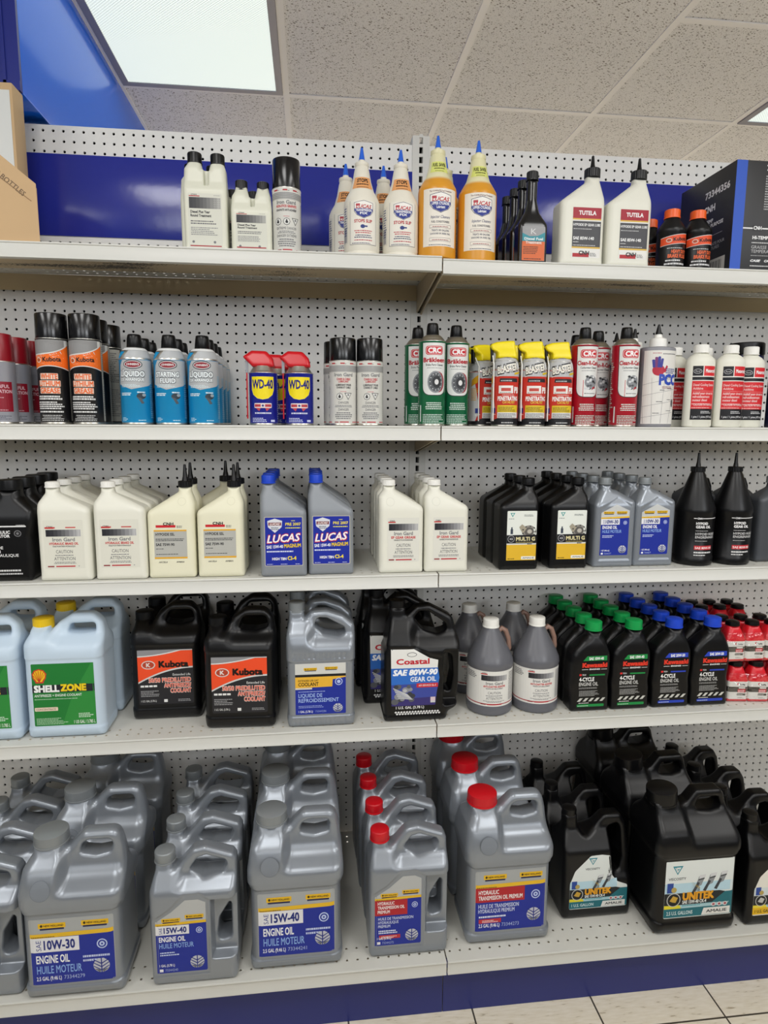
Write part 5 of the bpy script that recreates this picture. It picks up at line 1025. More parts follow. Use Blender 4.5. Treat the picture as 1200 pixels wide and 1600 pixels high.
@kind('gear_oil_jug', 'jug', 'black gallon gear oil jugs')
def _():
    w = 3.95
    poly = [(-w+.05, 0, .5), (2.6, 0, .5), (2.75, .8, .6), (3.7, 1.3, .8), (w, 3.5, 1.5), (w, 8.2, 1.2), (3.3, 10.6, 1.0), (.9, 11.9, .9), (-.4, 11.75, .6), (-1.55, 10.7, .5), (-1.6, 11.6), (-3.1, 11.6), (-3.1, 10.7, .2), (-w+.2, 7.6, .4), (-w, 7.2, .3), (-w, .8, .3)]
    h1 = [(-.75, 10.5, .5), (-.2, 11.25, .5), (.8, 11.2, .5), (2.6, 9.9, .5), (2.7, 9.2, .4), (1.7, 8.9, .5), (.2, 9.3, .7)]
    h2 = [(2.35, 2.9, .4), (2.45, 4.6, .6), (2.2, 5.9, .6), (2.5, 6.9, .5), (3.2, 6.6, .4), (3.4, 4.5, .6), (3.1, 2.6, .4)]
    HL = [(0, 2.05), (.8, 2.2), (8.0, 2.2), (9.4, 1.6), (10.6, .85), (12, .75)]; HR = [(0, 2.05), (.8, 2.2), (7.6, 2.2), (8.5, 1.5), (9, 1.0), (12, .72)]
    SW = [(-4, .5), (2.2, .5), (2.05, 3.0), (2.2, 4.6), (1.9, 5.9), (1.95, 6.8), (.9, 7.1), (-.6, 7.9), (-4, 7.95)]
    def ex(x, y, z, v):
        v = smin(v, cyl(x, y, z, -2.35, 0, .75, 9, 11.6), .3); q = sdpoly(x, z, SW); v = v + .09*np.clip(.5-q/.1, 0, 1)*(z > .7)
        t = np.clip((x-2.1)/.25, 0, 1)*np.clip((z-1.5)/.4, 0, 1)*np.clip((7.6-z)/.4, 0, 1); return np.maximum(v, np.abs(y)-(2.4-1.3*t))
    me = moulded('body', poly, HL, [(0, .4), (.8, .7), (7.4, .7), (9.5, .4), (12, .35)], BLACK, .125, [(h1, .22), (h2, .22)], HR, (-1.5, -.3), None, ex)
    a = Art(.4); x0 = -3.25
    LP = [(x0+.1, 1.75), (1.35, 1.75), (1.5, 3.2), (1.75, 4.6), (1.55, 5.8), (1.6, 6.5), (.7, 6.75), (-.9, 7.7), (x0, 7.75)]
    a.P(LP, '#e6e6e2'); a.P([(x0+.1, 1.75), (1.35, 1.75), (1.5, 3.2), (1.75, 4.6), (1.58, 5.7), (x0+.02, 5.75)], '#2f6cc4'); a.P([(x0+.1, 1.75), (1.35, 1.75), (1.5, 3.2), (1.68, 4.1), (x0+.06, 4.0)], '#3d4a9c'); a.P([(x0+.1, 1.75), (1.35, 1.75), (1.45, 2.6), (x0+.1, 2.5)], '#3a3272')
    a.E(-1.1, 7.15, .5, .24, '#3c3c42').E(-1.1, 7.15, .44, .19, '#e6e6e2').T('Coastal', -1.0, 6.15, .55, '#c42636', w=3.4, al='c', b=.03)
    a.T('SAE 80W-90', -.75, 5.0, .56, '#f2f4f8', w=4.6, al='c', b=.045, sh=.2).T('GEAR OIL', 1.4, 4.3, .48, '#eef0f6', w=2.65, al='r', b=.02).R(-.6, 3.65, 1.6, 4.1, '#cc3038').T('API SERVICE GL-5', .5, 3.78, .18, '#f4e4e4', w=1.8, al='c')
    rnd = random.Random(5)
    for k in range(16): cx = -2.4+rnd.uniform(-.7, 1.5); cy = 2.95+rnd.uniform(-.75, .9); r_ = rnd.uniform(.2, .42); a.E(cx, cy, r_, r_*.85, rnd.choice(('#8d8f94', '#5c5e64', '#b9bbbe', '#3c3e44')), 9)
    for k in range(6): a.P([(-3.0+.1*k, 3.6-.2*k), (-1.5+.1*k, 2.9-.1*k), (-1.5+.1*k, 2.98-.1*k), (-3.0+.1*k, 3.7-.2*k)], '#c9cbce')
    a.R(.85, 2.0, 1.35, 2.6, '#d8c4c8').R(.85, 2.0, 1.35, 2.2, '#c9c9cc').T('1 U.S. GAL (3.78 L)', -2.7, 1.42, .26, '#e8e8e8', w=2.9, b=.02)
    for j in range(2):
        for k in range(16): a.P([(-2.85+.29*k+.14*j, 1.06-.2*j), (-2.7+.29*k+.14*j, 1.18-.2*j), (-2.58+.29*k+.14*j, 1.06-.2*j), (-2.72+.29*k+.14*j, .94-.2*j)], '#e8e8e8')
    return [('body', me, None), cap(.82, .95, BLACK, 11.4, -2.35, ribs=34), ('label', a.build('label', wrap_front(me)), 'body')]
@kind('chatter_jug', 'jug', 'smoky additive jugs with white caps')
def _():
    P = [(.02, 0), (2.2, 0), (2.4, .15), (2.45, .5), (2.45, .9), (2.4, 1.0), (2.4, 5.0), (2.47, 5.2), (2.4, 5.7), (2.1, 6.4), (.95, 8.6), (.8, 8.95), (.78, 9.25), (.02, 9.25)]
    m = mat('smoky_oil_plastic', '#64656b', .3, spec=.5); me = lathe('body', P, m, 56); rz = lambda v: float(np.interp(v, [p[1] for p in P], [p[0] for p in P]))
    h = tube('handle', [(.85, 0, 8.45), (1.2, 0, 8.75), (1.6, 0, 8.5), (1.95, 0, 7.6), (2.05, 0, 6.6), (1.9, 0, 6.2)], [.25, .28, .28, .26, .26, .28], mat('brown_tinted_plastic', '#8d6f62', .34), 12)
    a = Art(.3); c = 2.4*math.pi*.98
    a.R(-c, 1.1, c, 4.9, '#e2e1dc').R(-c, 1.3, c, 1.4, '#a8303a'); iron_label(a, -1.6, 1.22, 1.35, 5.5, 'ANTI-CHATTER ADDITIVE', 'ADDITIF ANTI-BROUTEMENT')
    a.ML(-3.4, 4.0, -1.9, 4.7, 4, '#55555a').ML(1.6, 1.6, 3.6, 4.7, 18, '#66666a')
    return [('body', me, None), ('handle', h, None), cap(.84, .9, WHITECAP, 9.0, 0, ribs=36), ('label', a.build('label', wrap_cyl(2.4, rz=rz)), 'body')]
def viscosity(a, x, y, s):
    a.P([(x-s, y+s*.7), (x+s, y+s*.7), (x, y-s)], '#2c8c9c').P([(x-s*.3, y+s*.45), (x+s*.62, y+s*.45), (x+.05*s, y-s*.55)], '#e6eae8').P([(x-s*.62, y+s*.45), (x-s*.42, y+s*.45), (x+.02*s, y-s*.5), (x-.05*s, y-s*.65)], '#e6eae8').P([(x-s*.05, y+s*.2), (x+s*.3, y+s*.2), (x+s*.05, y-s*.25)], '#2c8c9c')
def pistons(a, x0, y0, sc, n):
    rnd = random.Random(9)
    for k in range(n):
        x = x0+k*.95*sc; y = y0+.12*k
        a.P([(x-.1*sc, y), (x+.45*sc, y+.2*sc), (x+.75*sc, y+1.0*sc), (x+.2*sc, y+.95*sc)], '#8f9498').P([(x+.2*sc, y+.75*sc), (x+.68*sc, y+.85*sc), (x+.78*sc, y+1.1*sc), (x+.25*sc, y+1.05*sc)], '#d8dadc').P([(x-.35*sc, y-.35*sc), (x-.1*sc, y-.45*sc), (x+.3*sc, y+.4*sc), (x+.1*sc, y+.5*sc)], '#3c4046').P([(x+.15*sc, y+.62*sc), (x+.66*sc, y+.72*sc), (x+.68*sc, y+.8*sc), (x+.17*sc, y+.7*sc)], '#26282c')
    for k in range(5): a.P([(x0-.5*sc, y0+.2*k), (x0+.3*sc, y0+.1*k-.4), (x0+.34*sc, y0+.1*k-.36)], rnd.choice(('#b89c4a', '#5c6066')))
def unitek(a, x0, x1, y0, gal_, yellow=False, poly=None, n=2):
    w = x1-x0; top = y0+w*.82
    base = poly or rpoly([(x0, y0, .15), (x1, y0, .15), (x1, top, .12), (x0, top, .12)], 3)
    a.P(base, '#e4eae8' if not yellow else '#eceae0')
    yb = y0+w*.36
    a.R(x0+.02, yb, x1-w*(.18 if poly else .02), yb+w*.14, '#bcdcea' if not yellow else '#d8e2e4')
    viscosity(a, x0+w*(.38 if poly else .17), y0+w*(.86 if poly else .7), w*.075); a.T('VISCOSITY', x0+w*(.38 if poly else .17), y0+w*(.7 if poly else .55), w*.035, '#33383c', w=w*.25, al='c')
    pistons(a, x0+w*.45, yb+w*.06, w*.17, n)
    a.R(x0+w*.03, yb+w*.01, x0+w*.12, yb+w*.15, '#2a4a9a').E(x0+w*.13, yb+w*.05, w*.04, w*.04, '#b9a45c', 10)
    a.P([(x0, y0+w*.19), (x1-.02, y0+w*.19), (x1-.02, yb-w*.05), (x1-w*.2, yb), (x0, yb)], '#1d2226')
    if not yellow: a.P([(x0, y0+.1), (x1, y0+.1), (x1, yb-w*.02), (x1-w*.12, yb-w*.02), (x1-w*.3, y0+w*.2), (x0, y0+w*.17)], '#1c6c78')
    else: a.P([(x0, y0+.1), (x1, y0+.1), (x1, y0+w*.17), (x0, y0+w*.17)], '#e8b81c')
    a.P([(x0, y0+w*.14), (x0+w*.25, y0+w*.14), (x0+w*.22, y0+w*.19), (x0, y0+w*.19)], '#e6d82c' if not yellow else '#f2dc3c').P([(x0+w*.25, y0+w*.14), (x1-w*.1, y0+w*.145), (x1-w*.05, y0+w*.19), (x0+w*.22, y0+w*.19)], '#a9ccd4')
    a.E(x0+w*.13, yb-w*.09, w*.1, w*.1, '#c9c9c6').E(x0+w*.13, yb-w*.09, w*.088, w*.088, '#15181a').P([(x0+w*.07, yb-w*.1), (x0+w*.12, yb-w*.03), (x0+w*.19, yb-w*.06), (x0+w*.16, yb-w*.13), (x0+w*.11, yb-w*.12)], '#c8a03c' if not yellow else '#c4c4c0')
    a.T('UNITEK' if not yellow else 'MULTI G', x0+w*.26, yb-w*.1, w*.1, '#e8a422' if not yellow else '#e0c048', w=w*.46, b=.05).T('SAE 15W-40 CK-4', x0+w*.26, yb-w*.155, w*.045, '#e8ecec', w=w*.35, b=.03).ML(x0+w*.26, yb-w*.19, x0+w*.62, yb-w*.165, 1, '#3c9aa8')
    for k in range(3): a.E(x1-w*(.28-.085*k), y0+w*.165, w*.035, w*.03, '#e0dede', 9).E(x1-w*(.28-.085*k), y0+w*.165, w*.022, w*.018, '#a85058', 6)
    a.T(gal_, x0+w*.04, y0+w*.05, w*.05, '#cfe2e4' if not yellow else '#4a3a08', w=w*.38, b=.02).P([(x0+w*.55, y0+w*.02), (x1-w*.03, y0+w*.02), (x1-w*.03, y0+w*.12), (x0+w*.58, y0+w*.12)], '#e6e6e2').T('AMALIE', x0+w*.62, y0+w*.05, w*.04, '#33383c', w=w*.3, b=.02)
GAL2 = []
def un_gal(yellow):
    if not GAL2:
        w = 3.75
        poly = [(-w+.1, 0, .5), (w-.1, 0, .5), (w, .8, .3), (w, 3.6, .4), (w-.1, 4.8, .3), (w+.0, 6.6, .5), (w-.4, 9.6, .6), (w-1.0, 10.6, .5), (1.0, 10.6, .8), (-.1, 9.4, .9), (-1.3, 8.6, .9), (-1.9, 9.5, .3), (-2.0, 10.7), (-3.2, 10.7), (-3.2, 9.6, .3), (-w, 8.0, .9), (-w, .8, .3)]
        h2 = [(1.55, 5.2, .7), (1.25, 9.3, .5), (2.5, 9.7, .5), (2.75, 9.0, .4), (2.8, 6.2, .6), (2.3, 4.9, .5)]
        HL = [(0, 2.05), (.8, 2.2), (7.5, 2.2), (8.4, 1.6), (9.4, .8), (12, .7)]; HR = [(0, 2.05), (.8, 2.2), (4.1, 2.2), (5.0, 1.7), (7.5, 1.1), (9.5, .8), (12, .7)]
        def ex(x, y, z, v):
            v = smin(v, cyl(x, y, z, -2.6, 0, .62, 8, 10.7), .35); return v
        GAL2.append(moulded('body', poly, HL, [(0, .45), (.8, .75), (5.5, .75), (8, .4), (12, .35)], BLACK, .125, [(h2, .25)], HR, (1.0, 1.9), None, ex))
    me = GAL2[0]; a = Art(.5); x0, x1 = -3.1, 3.1
    LP = rpoly([(x0, 1.3, .2), (x1, 1.3, .2), (x1, 3.7, .3), (2.0, 4.1, .5), (1.5, 4.7, .4), (1.1, 7.1, .3), (.2, 7.25, .2), (-1.0, 7.2, .4), (-2.6, 5.6, .9), (x0, 4.2, .6)], 4)
    unitek(a, x0, x1, 1.3, '1 U.S. GALLON', yellow, LP)
    return [('body', me, None), cap(.74, .85, BLACK, 10.5, -2.6, ribs=30), ('label', a.build('label', wrap_front(me)), 'body')]
@kind('unitek_gal', 'jug', 'black gallon oil jugs with teal labels')
def _(): return un_gal(False)
@kind('yellow_gal', 'jug', 'black gallon oil jugs with yellow labels')
def _(): return un_gal(True)
@kind('unitek_large', 'jug', 'large black oil jugs with teal labels')
def _():
    w = 4.5
    poly = [(-w+.2, 0, .8), (w-.2, 0, .8), (w, .9, .3), (w-.1, 8.3, .2), (w+.05, 8.6, .3), (w+.05, 9.8, .8), (w-.8, 13.1, .4), (w-1.2, 13.6, .3), (.7, 13.6, .3), (-.2, 12.5, .4), (-1.2, 12.1, .2), (-1.3, 12.7), (-3.9, 12.7), (-3.9, 11.9, .3), (-w, 9.6, 1.0), (-w-.05, 8.6, .3), (-w+.1, 8.3, .2), (-w, .9, .3)]
    hole = [(.45, 11.7, .35), (.95, 12.85, .3), (3.0, 12.85, .3), (3.45, 11.8, .3), (2, 11.6, .3)]
    HL = [(0, 3.1), (.9, 3.27), (8.3, 3.2), (8.6, 3.32), (9.6, 3.28), (10.6, 2.9), (11.6, 1.8), (12.5, 1.25), (15, 1.2)]
    HR = [(0, 3.1), (.9, 3.27), (8.3, 3.2), (8.6, 3.32), (9.3, 3.28), (9.9, 2.9), (11.3, 1.3), (12, .85), (15, .75)]
    ex = lambda x, y, z, v: smin(v, cyl(x, y, z, -2.6, 0, 1.3, 9, 12.7), .4)
    me = moulded('body', poly, HL, [(0, .8), (.9, 1.0), (8.6, 1.0), (10.5, .6), (12, .4), (14, .35)], BLACK, .15, [(hole, .25)], HR, (-1.4, -.5), (1.3, 8.2, .12), ex)
    a = Art(.6); unitek(a, -3.55, 3.75, 1.9, '2.5 U.S. GALLONS', n=3)
    return [('body', me, None), cap(1.5, 1.35, BLACK, 12.45, -2.6, ribs=40, tilt=(-.1, (-2.6, 0, 12.45))), ('label', a.build('label', wrap_front(me)), 'body')]
@kind('mix_bottle', 'bottle', 'small red two cycle oil bottles in shrink wrap')
def _():
    w = 1.12
    poly = [(-w, 0, .15), (w, 0, .15), (w, 2.5, .4), (.72, 3.75, .3), (.62, 4.0), (-.62, 4.0), (-.72, 3.75, .3), (-w, 2.5, .4)]
    me = moulded('body', poly, [(0, .95), (2.4, .95), (3.8, .65), (4.1, .6)], [(0, .2), (.3, .3), (2.7, .3), (3.8, .55), (4, .58)], mat('red_bottle_plastic', '#d81f2c', .3), .09)
    a = Art(.12); a.R(-2.3, .32, 2.3, 2.35, '#e4e2dc').R(-2.3, 1.15, 2.3, 1.75, '#4a4640').E(0, 2.08, .15, .15, '#c02a34', 10).E(.06, 2.08, .12, .12, '#e4e2dc', 10).T('TruMix', .12, 1.92, .17, '#33333a', w=.6, b=.02)
    a.R(.05, 1.55, .75, 1.7, '#e4e2dc').R(-.05, 1.1, .8, 1.5, '#c8303a').ML(0, 1.15, .76, 1.45, 2, '#f0dcdc').R(-.1, .75, .83, .98, '#55524c').ML(-.05, .8, .78, .94, 1, '#d8d4cc').ML(0, .42, .7, .6, 2, '#8d8a84')
    for k in range(4): a.E(.98, .6+.3*k, .06, .07, '#d08a8a', 6)
    a.ML(-2.1, .4, -1.2, 1.05, 5, '#99968e').ML(-2.1, 1.25, -1.2, 1.65, 3, '#bdb9b0').ML(-2.1, 1.85, -1.2, 2.25, 3, '#99968e')
    return [('body', me, None), cap(.7, .48, BLACK, 3.95, 0, ribs=30), ('label', a.build('label', wrap_box(1.12, .95, .3)), 'body')]
# ------------------------------------------------------------------ stocking the shelves
ONAME = {'bottle': 'oil_bottle', 'spray can': 'spray_can', 'jug': 'oil_jug', 'canister': 'canister'}
TALL = dict(jug_large=1.045, jug_large_10w=1.035, jug_large_red=1.045, jug_gallon=1.05, jug_gallon_red=1.05, unitek_large=1.03)
def prep(k):
    d = KIND[k]
    if d['parts'] is None:
        d['parts'] = d['fn'](); q = TALL.get(k, 1)
        for n, me, par in d['parts']:
            if q != 1 and 'tall' not in me: [setattr(v.co, 'z', v.co.z*q) for v in me.vertices]; me['tall'] = 1; me.update()
        d['front'] = min(v.co.y for v in d['parts'][0][1].vertices)/IN; d['root'] = None
    return d
def copy_thing(root):
    r = root.copy(); COL.objects.link(r)
    for ch in list(root.children):
        c = ch.copy(); COL.objects.link(c); c.parent = r
    return r
def put(k, x, yf, z, label, rz=0.0, group=None):
    """one item of kind k with the middle of its front face at x, yf on the deck at height z"""
    d = prep(k)
    if d['root'] is None:
        r = empty(ONAME[d['cat']]); d['root'] = r
        for n, me, par in d['parts']: link(n, me, r)
    else: r = copy_thing(d['root'])
    y = yf - d['front']
    r.location = Vector((x, y, z))*IN; r.rotation_euler = (0, 0, rz)
    tag(r, label, d['cat'], group or d['group']); return r
ORD = ['front', 'second', 'third', 'fourth', 'fifth']
def row(k, x, yf, z, n, dy, look, where, dx=0.0, rz=0.0, jit=.06, skip=0):
    rnd = random.Random(int(x*31+z))
    for i in range(skip, n):
        lab = f'{look}, {"at the front of" if i == 0 else ORD[i] + " back in"} {where}'
        put(k, x + dx*i + (rnd.uniform(-jit, jit) if i else 0), yf + dy*i, z, lab, rz + (rnd.uniform(-.04, .04) if i else 0))
Z1, Z2, Z3, Z4, Z5 = (SH[i][0]+.02 for i in range(1, 6)); Z1L, Z1R = Z1+.12, Z1-.1

# topmost shelf
put('twin_large', -20.2, -11.4, Z1L, 'large twin neck translucent treatment bottle standing in front of its pair')
put('twin_large', -21.0, -8.6, Z1L, 'large twin neck translucent bottle half hidden behind its front pair')
put('twin_small', -16.1, -11.4, Z1L, 'small twin neck translucent treatment bottle beside the white spray can')
put('twin_small', -17.2, -8.8, Z1L, 'small twin neck translucent bottle mostly hidden behind the front one')
put('graphite_can', -12.9, -11.9, Z1L, 'white graphite spray can with tall black cap, alone on the topmost shelf')
put('lucas_fix', -5.85, -12.0, Z1L, 'white stops slip bottle with blue nozzle, front left of four')
put('lucas_fix', -2.15, -12.0, Z1L, 'white stops slip bottle with blue nozzle, front right beside amber bottles')
put('lucas_fix', -7.15, -8.1, Z1L, 'white stops slip bottle with blue nozzle, rear left of four')
put('lucas_fix', -3.35, -8.1, Z1L, 'white stops slip bottle with blue nozzle, rear one between the front pair')
put('lucas_cylinder', 1.4, -12.2, Z1L, 'amber fuel additive bottle in front of the upright post')
put('lucas_cylinder', 5.35, -12.2, Z1R, 'amber fuel additive bottle, rightmost of the three amber ones')
put('lucas_cylinder', 3.0, -8.1, Z1R, 'amber fuel additive bottle standing behind the two front amber ones')
for i in range(4): put('diesel_treatment', 10.55-.1*i, -11.9+2.3*i, Z1R, 'slim black fuel treatment bottle, ' + ['front of its row, orange label showing', 'second back in its row', 'third back in its row', 'rearmost of its row'][i])
put('gear_lube_white', 15.4, -12.0, Z1R, 'white gear lube bottle with black nozzle, left of the pair')
put('gear_lube_white', 20.2, -12.0, Z1R, 'white gear lube bottle with black nozzle, right of the pair')
put('brake_fluid', 25.2, -12.1, Z1R, 'small black brake fluid bottle with orange cap, front left', 0.0)
put('brake_fluid', 27.95, -12.1, Z1R, 'small black brake fluid bottle with orange cap, beside the black carton')
put('brake_fluid', 24.7, -8.8, Z1R, 'small black brake fluid bottle with orange cap, rear one by gear lube')
def grease_carton():
    t = tag(empty('carton', (30.8, -12.0, Z1R)), 'black and blue printed grease carton at the right end of top shelf', 'carton')
    w, d, h = 10.3, 9.4, 10.45
    o = boxes('box', [(0, w, 0, d, 0, h)], mat('black_carton', '#242426', .45), t, bev=.06)
    a = Art(1.0); a.R(.02, .02, 1.15, h-.02, '#2c56bc'); a.T('73344356', 3.2, 9.55, .5, '#eeeeee', w=3.3, b=.03).ML(3.2, 5.9, 6.8, 9.2, 14, '#a9a9a9'); a.T('HI-TEMP MULTI-PURPOSE', 2.25, 3.1, .3, '#f0f0f0', w=5.2, b=.03).ML(2.2, 2.72, 5, 2.9, 1, '#d0d0d0')
    a.T('GRAISSE POLYVALENTE', 2.2, 2.2, .3, '#bcbcbc', w=4.8, b=.0).T('TEMPÉRATURES ÉLEVÉES', 2.2, 1.8, .3, '#bcbcbc', w=5.0, b=.0).ML(2.2, 1.5, 5.6, 1.65, 1, '#9a9a9a')
    a.R(1.15, 4.06, w, 4.18, '#ececec').R(2.2, 3.9, 3.2, 4.4, '#242426').T('CNH', 2.28, 4.0, .32, '#f2f2f2', w=.85, b=.03).T('CASE', 2.2, .95, .2, '#ececec', w=1.1, b=.04, sh=.3).T('CASE', 3.7, .95, .2, '#ececec', w=.9, b=.04, sh=.3).ML(2.2, .5, 5.4, .7, 1, '#cfcfcf')
    link('front_print', a.build('front_print', lambda u, v, e: (u, -e, v)), t)
    s = Art(1.0); s.T('73344356', 4.6, 8.2, .62, '#ececec', w=4.0, b=.03).T('CNH', 4.5, 6.75, .6, '#ececec', w=1.9, b=.04)
    for k, (tx, w_) in enumerate((('HI-TEMP', 1.9), ('MULTI-PURPOSE', 3.6), ('GREASE', 1.8))): s.T(tx, 4.3, 5.6-.5*k, .34, '#e6e6e6', w=w_, b=.03)
    s.ML(4.2, 4.2, 8.6, 4.3, 1, '#bdbdbd')
    for k, (tx, w_) in enumerate((('GRAISSE', 1.8), ('POLYVALENTE POUR', 4.0), ('TEMPÉRATURES', 3.2), ('ÉLEVÉES', 1.8))): s.T(tx, 4.3, 3.6-.42*k, .3, '#bcbcbc', w=w_, b=0)
    s.R(3.9, .35, 8.6, 1.75, '#c9c6bd'); [s.R(4.3+.16*k, .6, 4.3+.16*k+.05+.05*(k % 3 == 0), 1.5, '#2a2a2a') for k in range(24)]
    link('side_print', s.build('side_print', lambda u, v, e: (-e, d-u, v)), t)
grease_carton()
def tan_cartons():
    tan = mat('corrugated_cardboard', '#cbab82', .8, bump=.1, bscale=80); edge = mat('cardboard_edge', '#a8825a', .9)
    t = tag(empty('carton', (-34.75-4.4*math.cos(.38), -11.1-4.4*math.sin(.38), Z1L), .38), 'tan corrugated carton with slanted torn top at the left end', 'carton')
    # front wall with a slanted cut, side wall and base
    def wall(nm, prof, y0, y1): # profile (x,z) extruded in y
        n = len(prof); V = [(x, y0, z) for x, z in prof] + [(x, y1, z) for x, z in prof]; F = [tuple(range(n)), tuple(range(2*n-1, n-1, -1))] + [(i, i+n, (i+1) % n+n, (i+1) % n) for i in range(n)]
        me = mesh(nm, V, F, tan); bm = bmesh.new(); bm.from_mesh(me); bmesh.ops.recalc_face_normals(bm, faces=bm.faces); bm.to_mesh(me); bm.free(); return link(nm, me, t)
    wall('front_wall', [(-2, 0), (4.4, 0), (4.35, 5.3), (.6, 8.1), (-2, 8.4)], 0, .18); wall('rear_wall', [(-2, 0), (4.4, 0), (4.4, 5.0), (-2, 5.0)], 3.6, 3.78)
    boxes('side_wall', [(4.22, 4.4, .18, 3.6, 0, 5.0)], tan, t); boxes('base', [(-2, 4.22, .18, 3.6, 0, .15)], tan, t)
    a = Art(1.0); a.T('FRAGILE PLASTIC BOTTLES', -1.75, 8.0, .42, '#6a5238', w=6.4, b=.01, rot=-.66); a.P([(-2.4, 8.1), (3.9, 3.75), (3.95, 3.8), (-2.3, 8.17)], '#8d6c46')
    link('print', a.build('print', lambda u, v, e: (u, -e, v)), t)
    t2 = tag(empty('carton', (-45.6, -6.6, Z1L)), 'tall tan carton with white printed panel standing behind the slanted one', 'carton')
    boxes('box', [(-2, 7.55, 0, 2.4, 0, 15.6)], tan, t2, bev=.15); boxes('white_panel', [(-1.8, 7.3, -.05, 0, .4, 14.9)], mat('white_carton_print', '#dfe1de', .6), t2)
tan_cartons()

# second shelf
for i, (x, y) in enumerate(((-38.9, -12.6), (-38.7, -9.9), (-38.5, -7.2), (-38.6, -4.5))): put('red_cap_can', x, y, Z2, 'grey spray can with dark red cap at left end, ' + ['frontmost', 'second back', 'third back', 'rearmost'][i])
put('lithium_can', -34.35, -12.4, Z2, 'black and orange grease can, left front one beside red caps')
put('lithium_can', -31.45, -12.4, Z2, 'black and orange grease can, right front one')
put('lithium_can', -31.7, -9.4, Z2, 'black and orange grease can, second back behind the right one')
put('lithium_can', -31.5, -5.9, Z2, 'black and orange grease can at the back, turned to show its grey side panel', -1.75)
row('starting_can', -27.1, -12.4, Z2, 3, 2.95, 'blue starting fluid can', 'the left blue row')
row('starting_can_en', -24.0, -12.4, Z2, 3, 2.95, 'blue starting fluid can', 'the middle blue row')
row('starting_can', -20.95, -12.4, Z2, 4, 2.95, 'blue starting fluid can', 'the right blue row')
put('multi_spray_can', -15.35, -12.4, Z2, 'blue and yellow can with red spray top, left front one')
put('multi_spray_can', -11.95, -12.4, Z2, 'blue and yellow can with red spray top, right front one')
put('multi_spray_can', -14.1, -9.3, Z2, 'blue and yellow can with red spray top, behind and between the front pair')
put('chain_can', -7.75, -12.4, Z2, 'white chain lubricant can with black cap, left of the front pair')
put('chain_can', -5.15, -12.4, Z2, 'white chain lubricant can with black cap, right of the front pair')
put('chain_can', -8.25, -9.6, Z2, 'white chain lubricant can hidden behind the left one of its pair')
put('brake_clean_can', 1.0, -12.5, Z2, 'green and white brake cleaner can, frontmost at the bay joint')
put('brake_clean_can', 3.6, -11.4, Z2, 'green and white brake cleaner can, right one of three')
put('brake_clean_can', .05, -9.5, Z2, 'green and white brake cleaner can, left and behind by the post')
for i, x in enumerate((8.45, 11.3, 14.05)): put('penetrant_can', x, -12.4, Z2, 'red penetrant can with yellow trigger, ' + ['left front one', 'middle front one', 'right front one'][i], -.12)
put('penetrant_can', 6.9, -9.3, Z2, 'red penetrant can turned sideways, behind the left front one', .55)
put('penetrant_can', 5.75, -6.3, Z2, 'red penetrant can turned sideways at the back left of its group', .55)
put('penetrant_can', 10.4, -9.4, Z2, 'red penetrant can hidden behind the middle front one')
put('penetrant_can', 13.3, -9.4, Z2, 'red penetrant can hidden behind the right front one')
put('carb_clean_can', 16.75, -12.0, Z2, 'red and white carburetor cleaner can beside the yellow triggers')
put('carb_clean_can', 20.8, -12.7, Z2, 'red and white carburetor cleaner can, frontmost and rightmost of four')
put('carb_clean_can', 19.1, -9.9, Z2, 'red and white carburetor cleaner can half hidden behind the rightmost one')
put('carb_clean_can', 18.1, -6.7, Z2, 'red and white carburetor cleaner can at the very back of four')
put('hand_cleaner', 24.4, -12.4, Z2, 'grey bottle with red hand print and pointed nozzle, front one')
put('hand_cleaner', 23.55, -9.2, Z2, 'grey bottle with pointed nozzle, second back behind the hand print one')
put('hand_cleaner', 23.1, -6.0, Z2, 'grey bottle with pointed nozzle, third back behind the hand print one')
for i, (x, y) in enumerate(((29.0, -12.3), (32.3, -12.3), (35.2, -11.4), (27.75, -9.6), (31.2, -9.6))): put('coolant_additive', x, y, Z2, 'white additive bottle with red label, ' + ['front left one', 'front middle one', 'right one beside dark canisters', 'rear left one', 'rear one between front left and middle'][i])
put('dark_canister', 37.4, -8.2, Z2, 'dark lidded canister behind the white and red additive bottles')
put('dark_canister', 39.6, -12.0, Z2, 'dark blue lidded canister cut by the right edge')

# third shelf
row('actuator', -38.75, -12.9, Z3, 4, 2.8, 'black actuator fluid quart', 'the black row at left end')
put('actuator', -43.6, -10.0, Z3, 'black actuator fluid quart cut by the left edge')
row('brake_oil', -33.65, -13.2, Z3, 4, 2.75, 'white brake oil quart', 'the left brake oil row')
row('brake_oil', -28.7, -13.2, Z3, 4, 2.75, 'white brake oil quart', 'the right brake oil row')
row('hypoid_cream', -24.1, -13.0, Z3, 2, 3.0, 'cream hypoid quart with black nozzle', 'the left nozzle row')
row('hypoid_cream', -19.55, -13.0, Z3, 2, 3.0, 'cream hypoid quart with black nozzle', 'the right nozzle row')
put('hypoid_cream', -21.1, -7.0, Z3, 'cream hypoid quart with black nozzle standing alone at the back')
row('lucas_quart', -13.6, -13.4, Z3, 4, 2.8, 'grey quart with blue label and cap', 'the left blue cap row')
row('lucas_quart', -9.05, -13.0, Z3, 4, 2.8, 'grey quart with blue label and cap', 'the right blue cap row')
row('gear_grease', -2.15, -13.0, Z3, 4, 2.7, 'white gear grease quart', 'the left grease row')
row('gear_grease', 2.4, -13.0, Z3, 4, 2.7, 'white gear grease quart', 'the right grease row')
row('multi_quart', 9.95, -12.7, Z3, 3, 2.9, 'black quart with white and yellow label', 'the left black row')
row('multi_quart', 15.25, -12.6, Z3, 4, 2.9, 'black quart with white and yellow label', 'the right black row')
row('ten_thirty_quart', 20.2, -12.4, Z3, 4, 2.8, 'silver quart of engine oil', 'the left silver row')
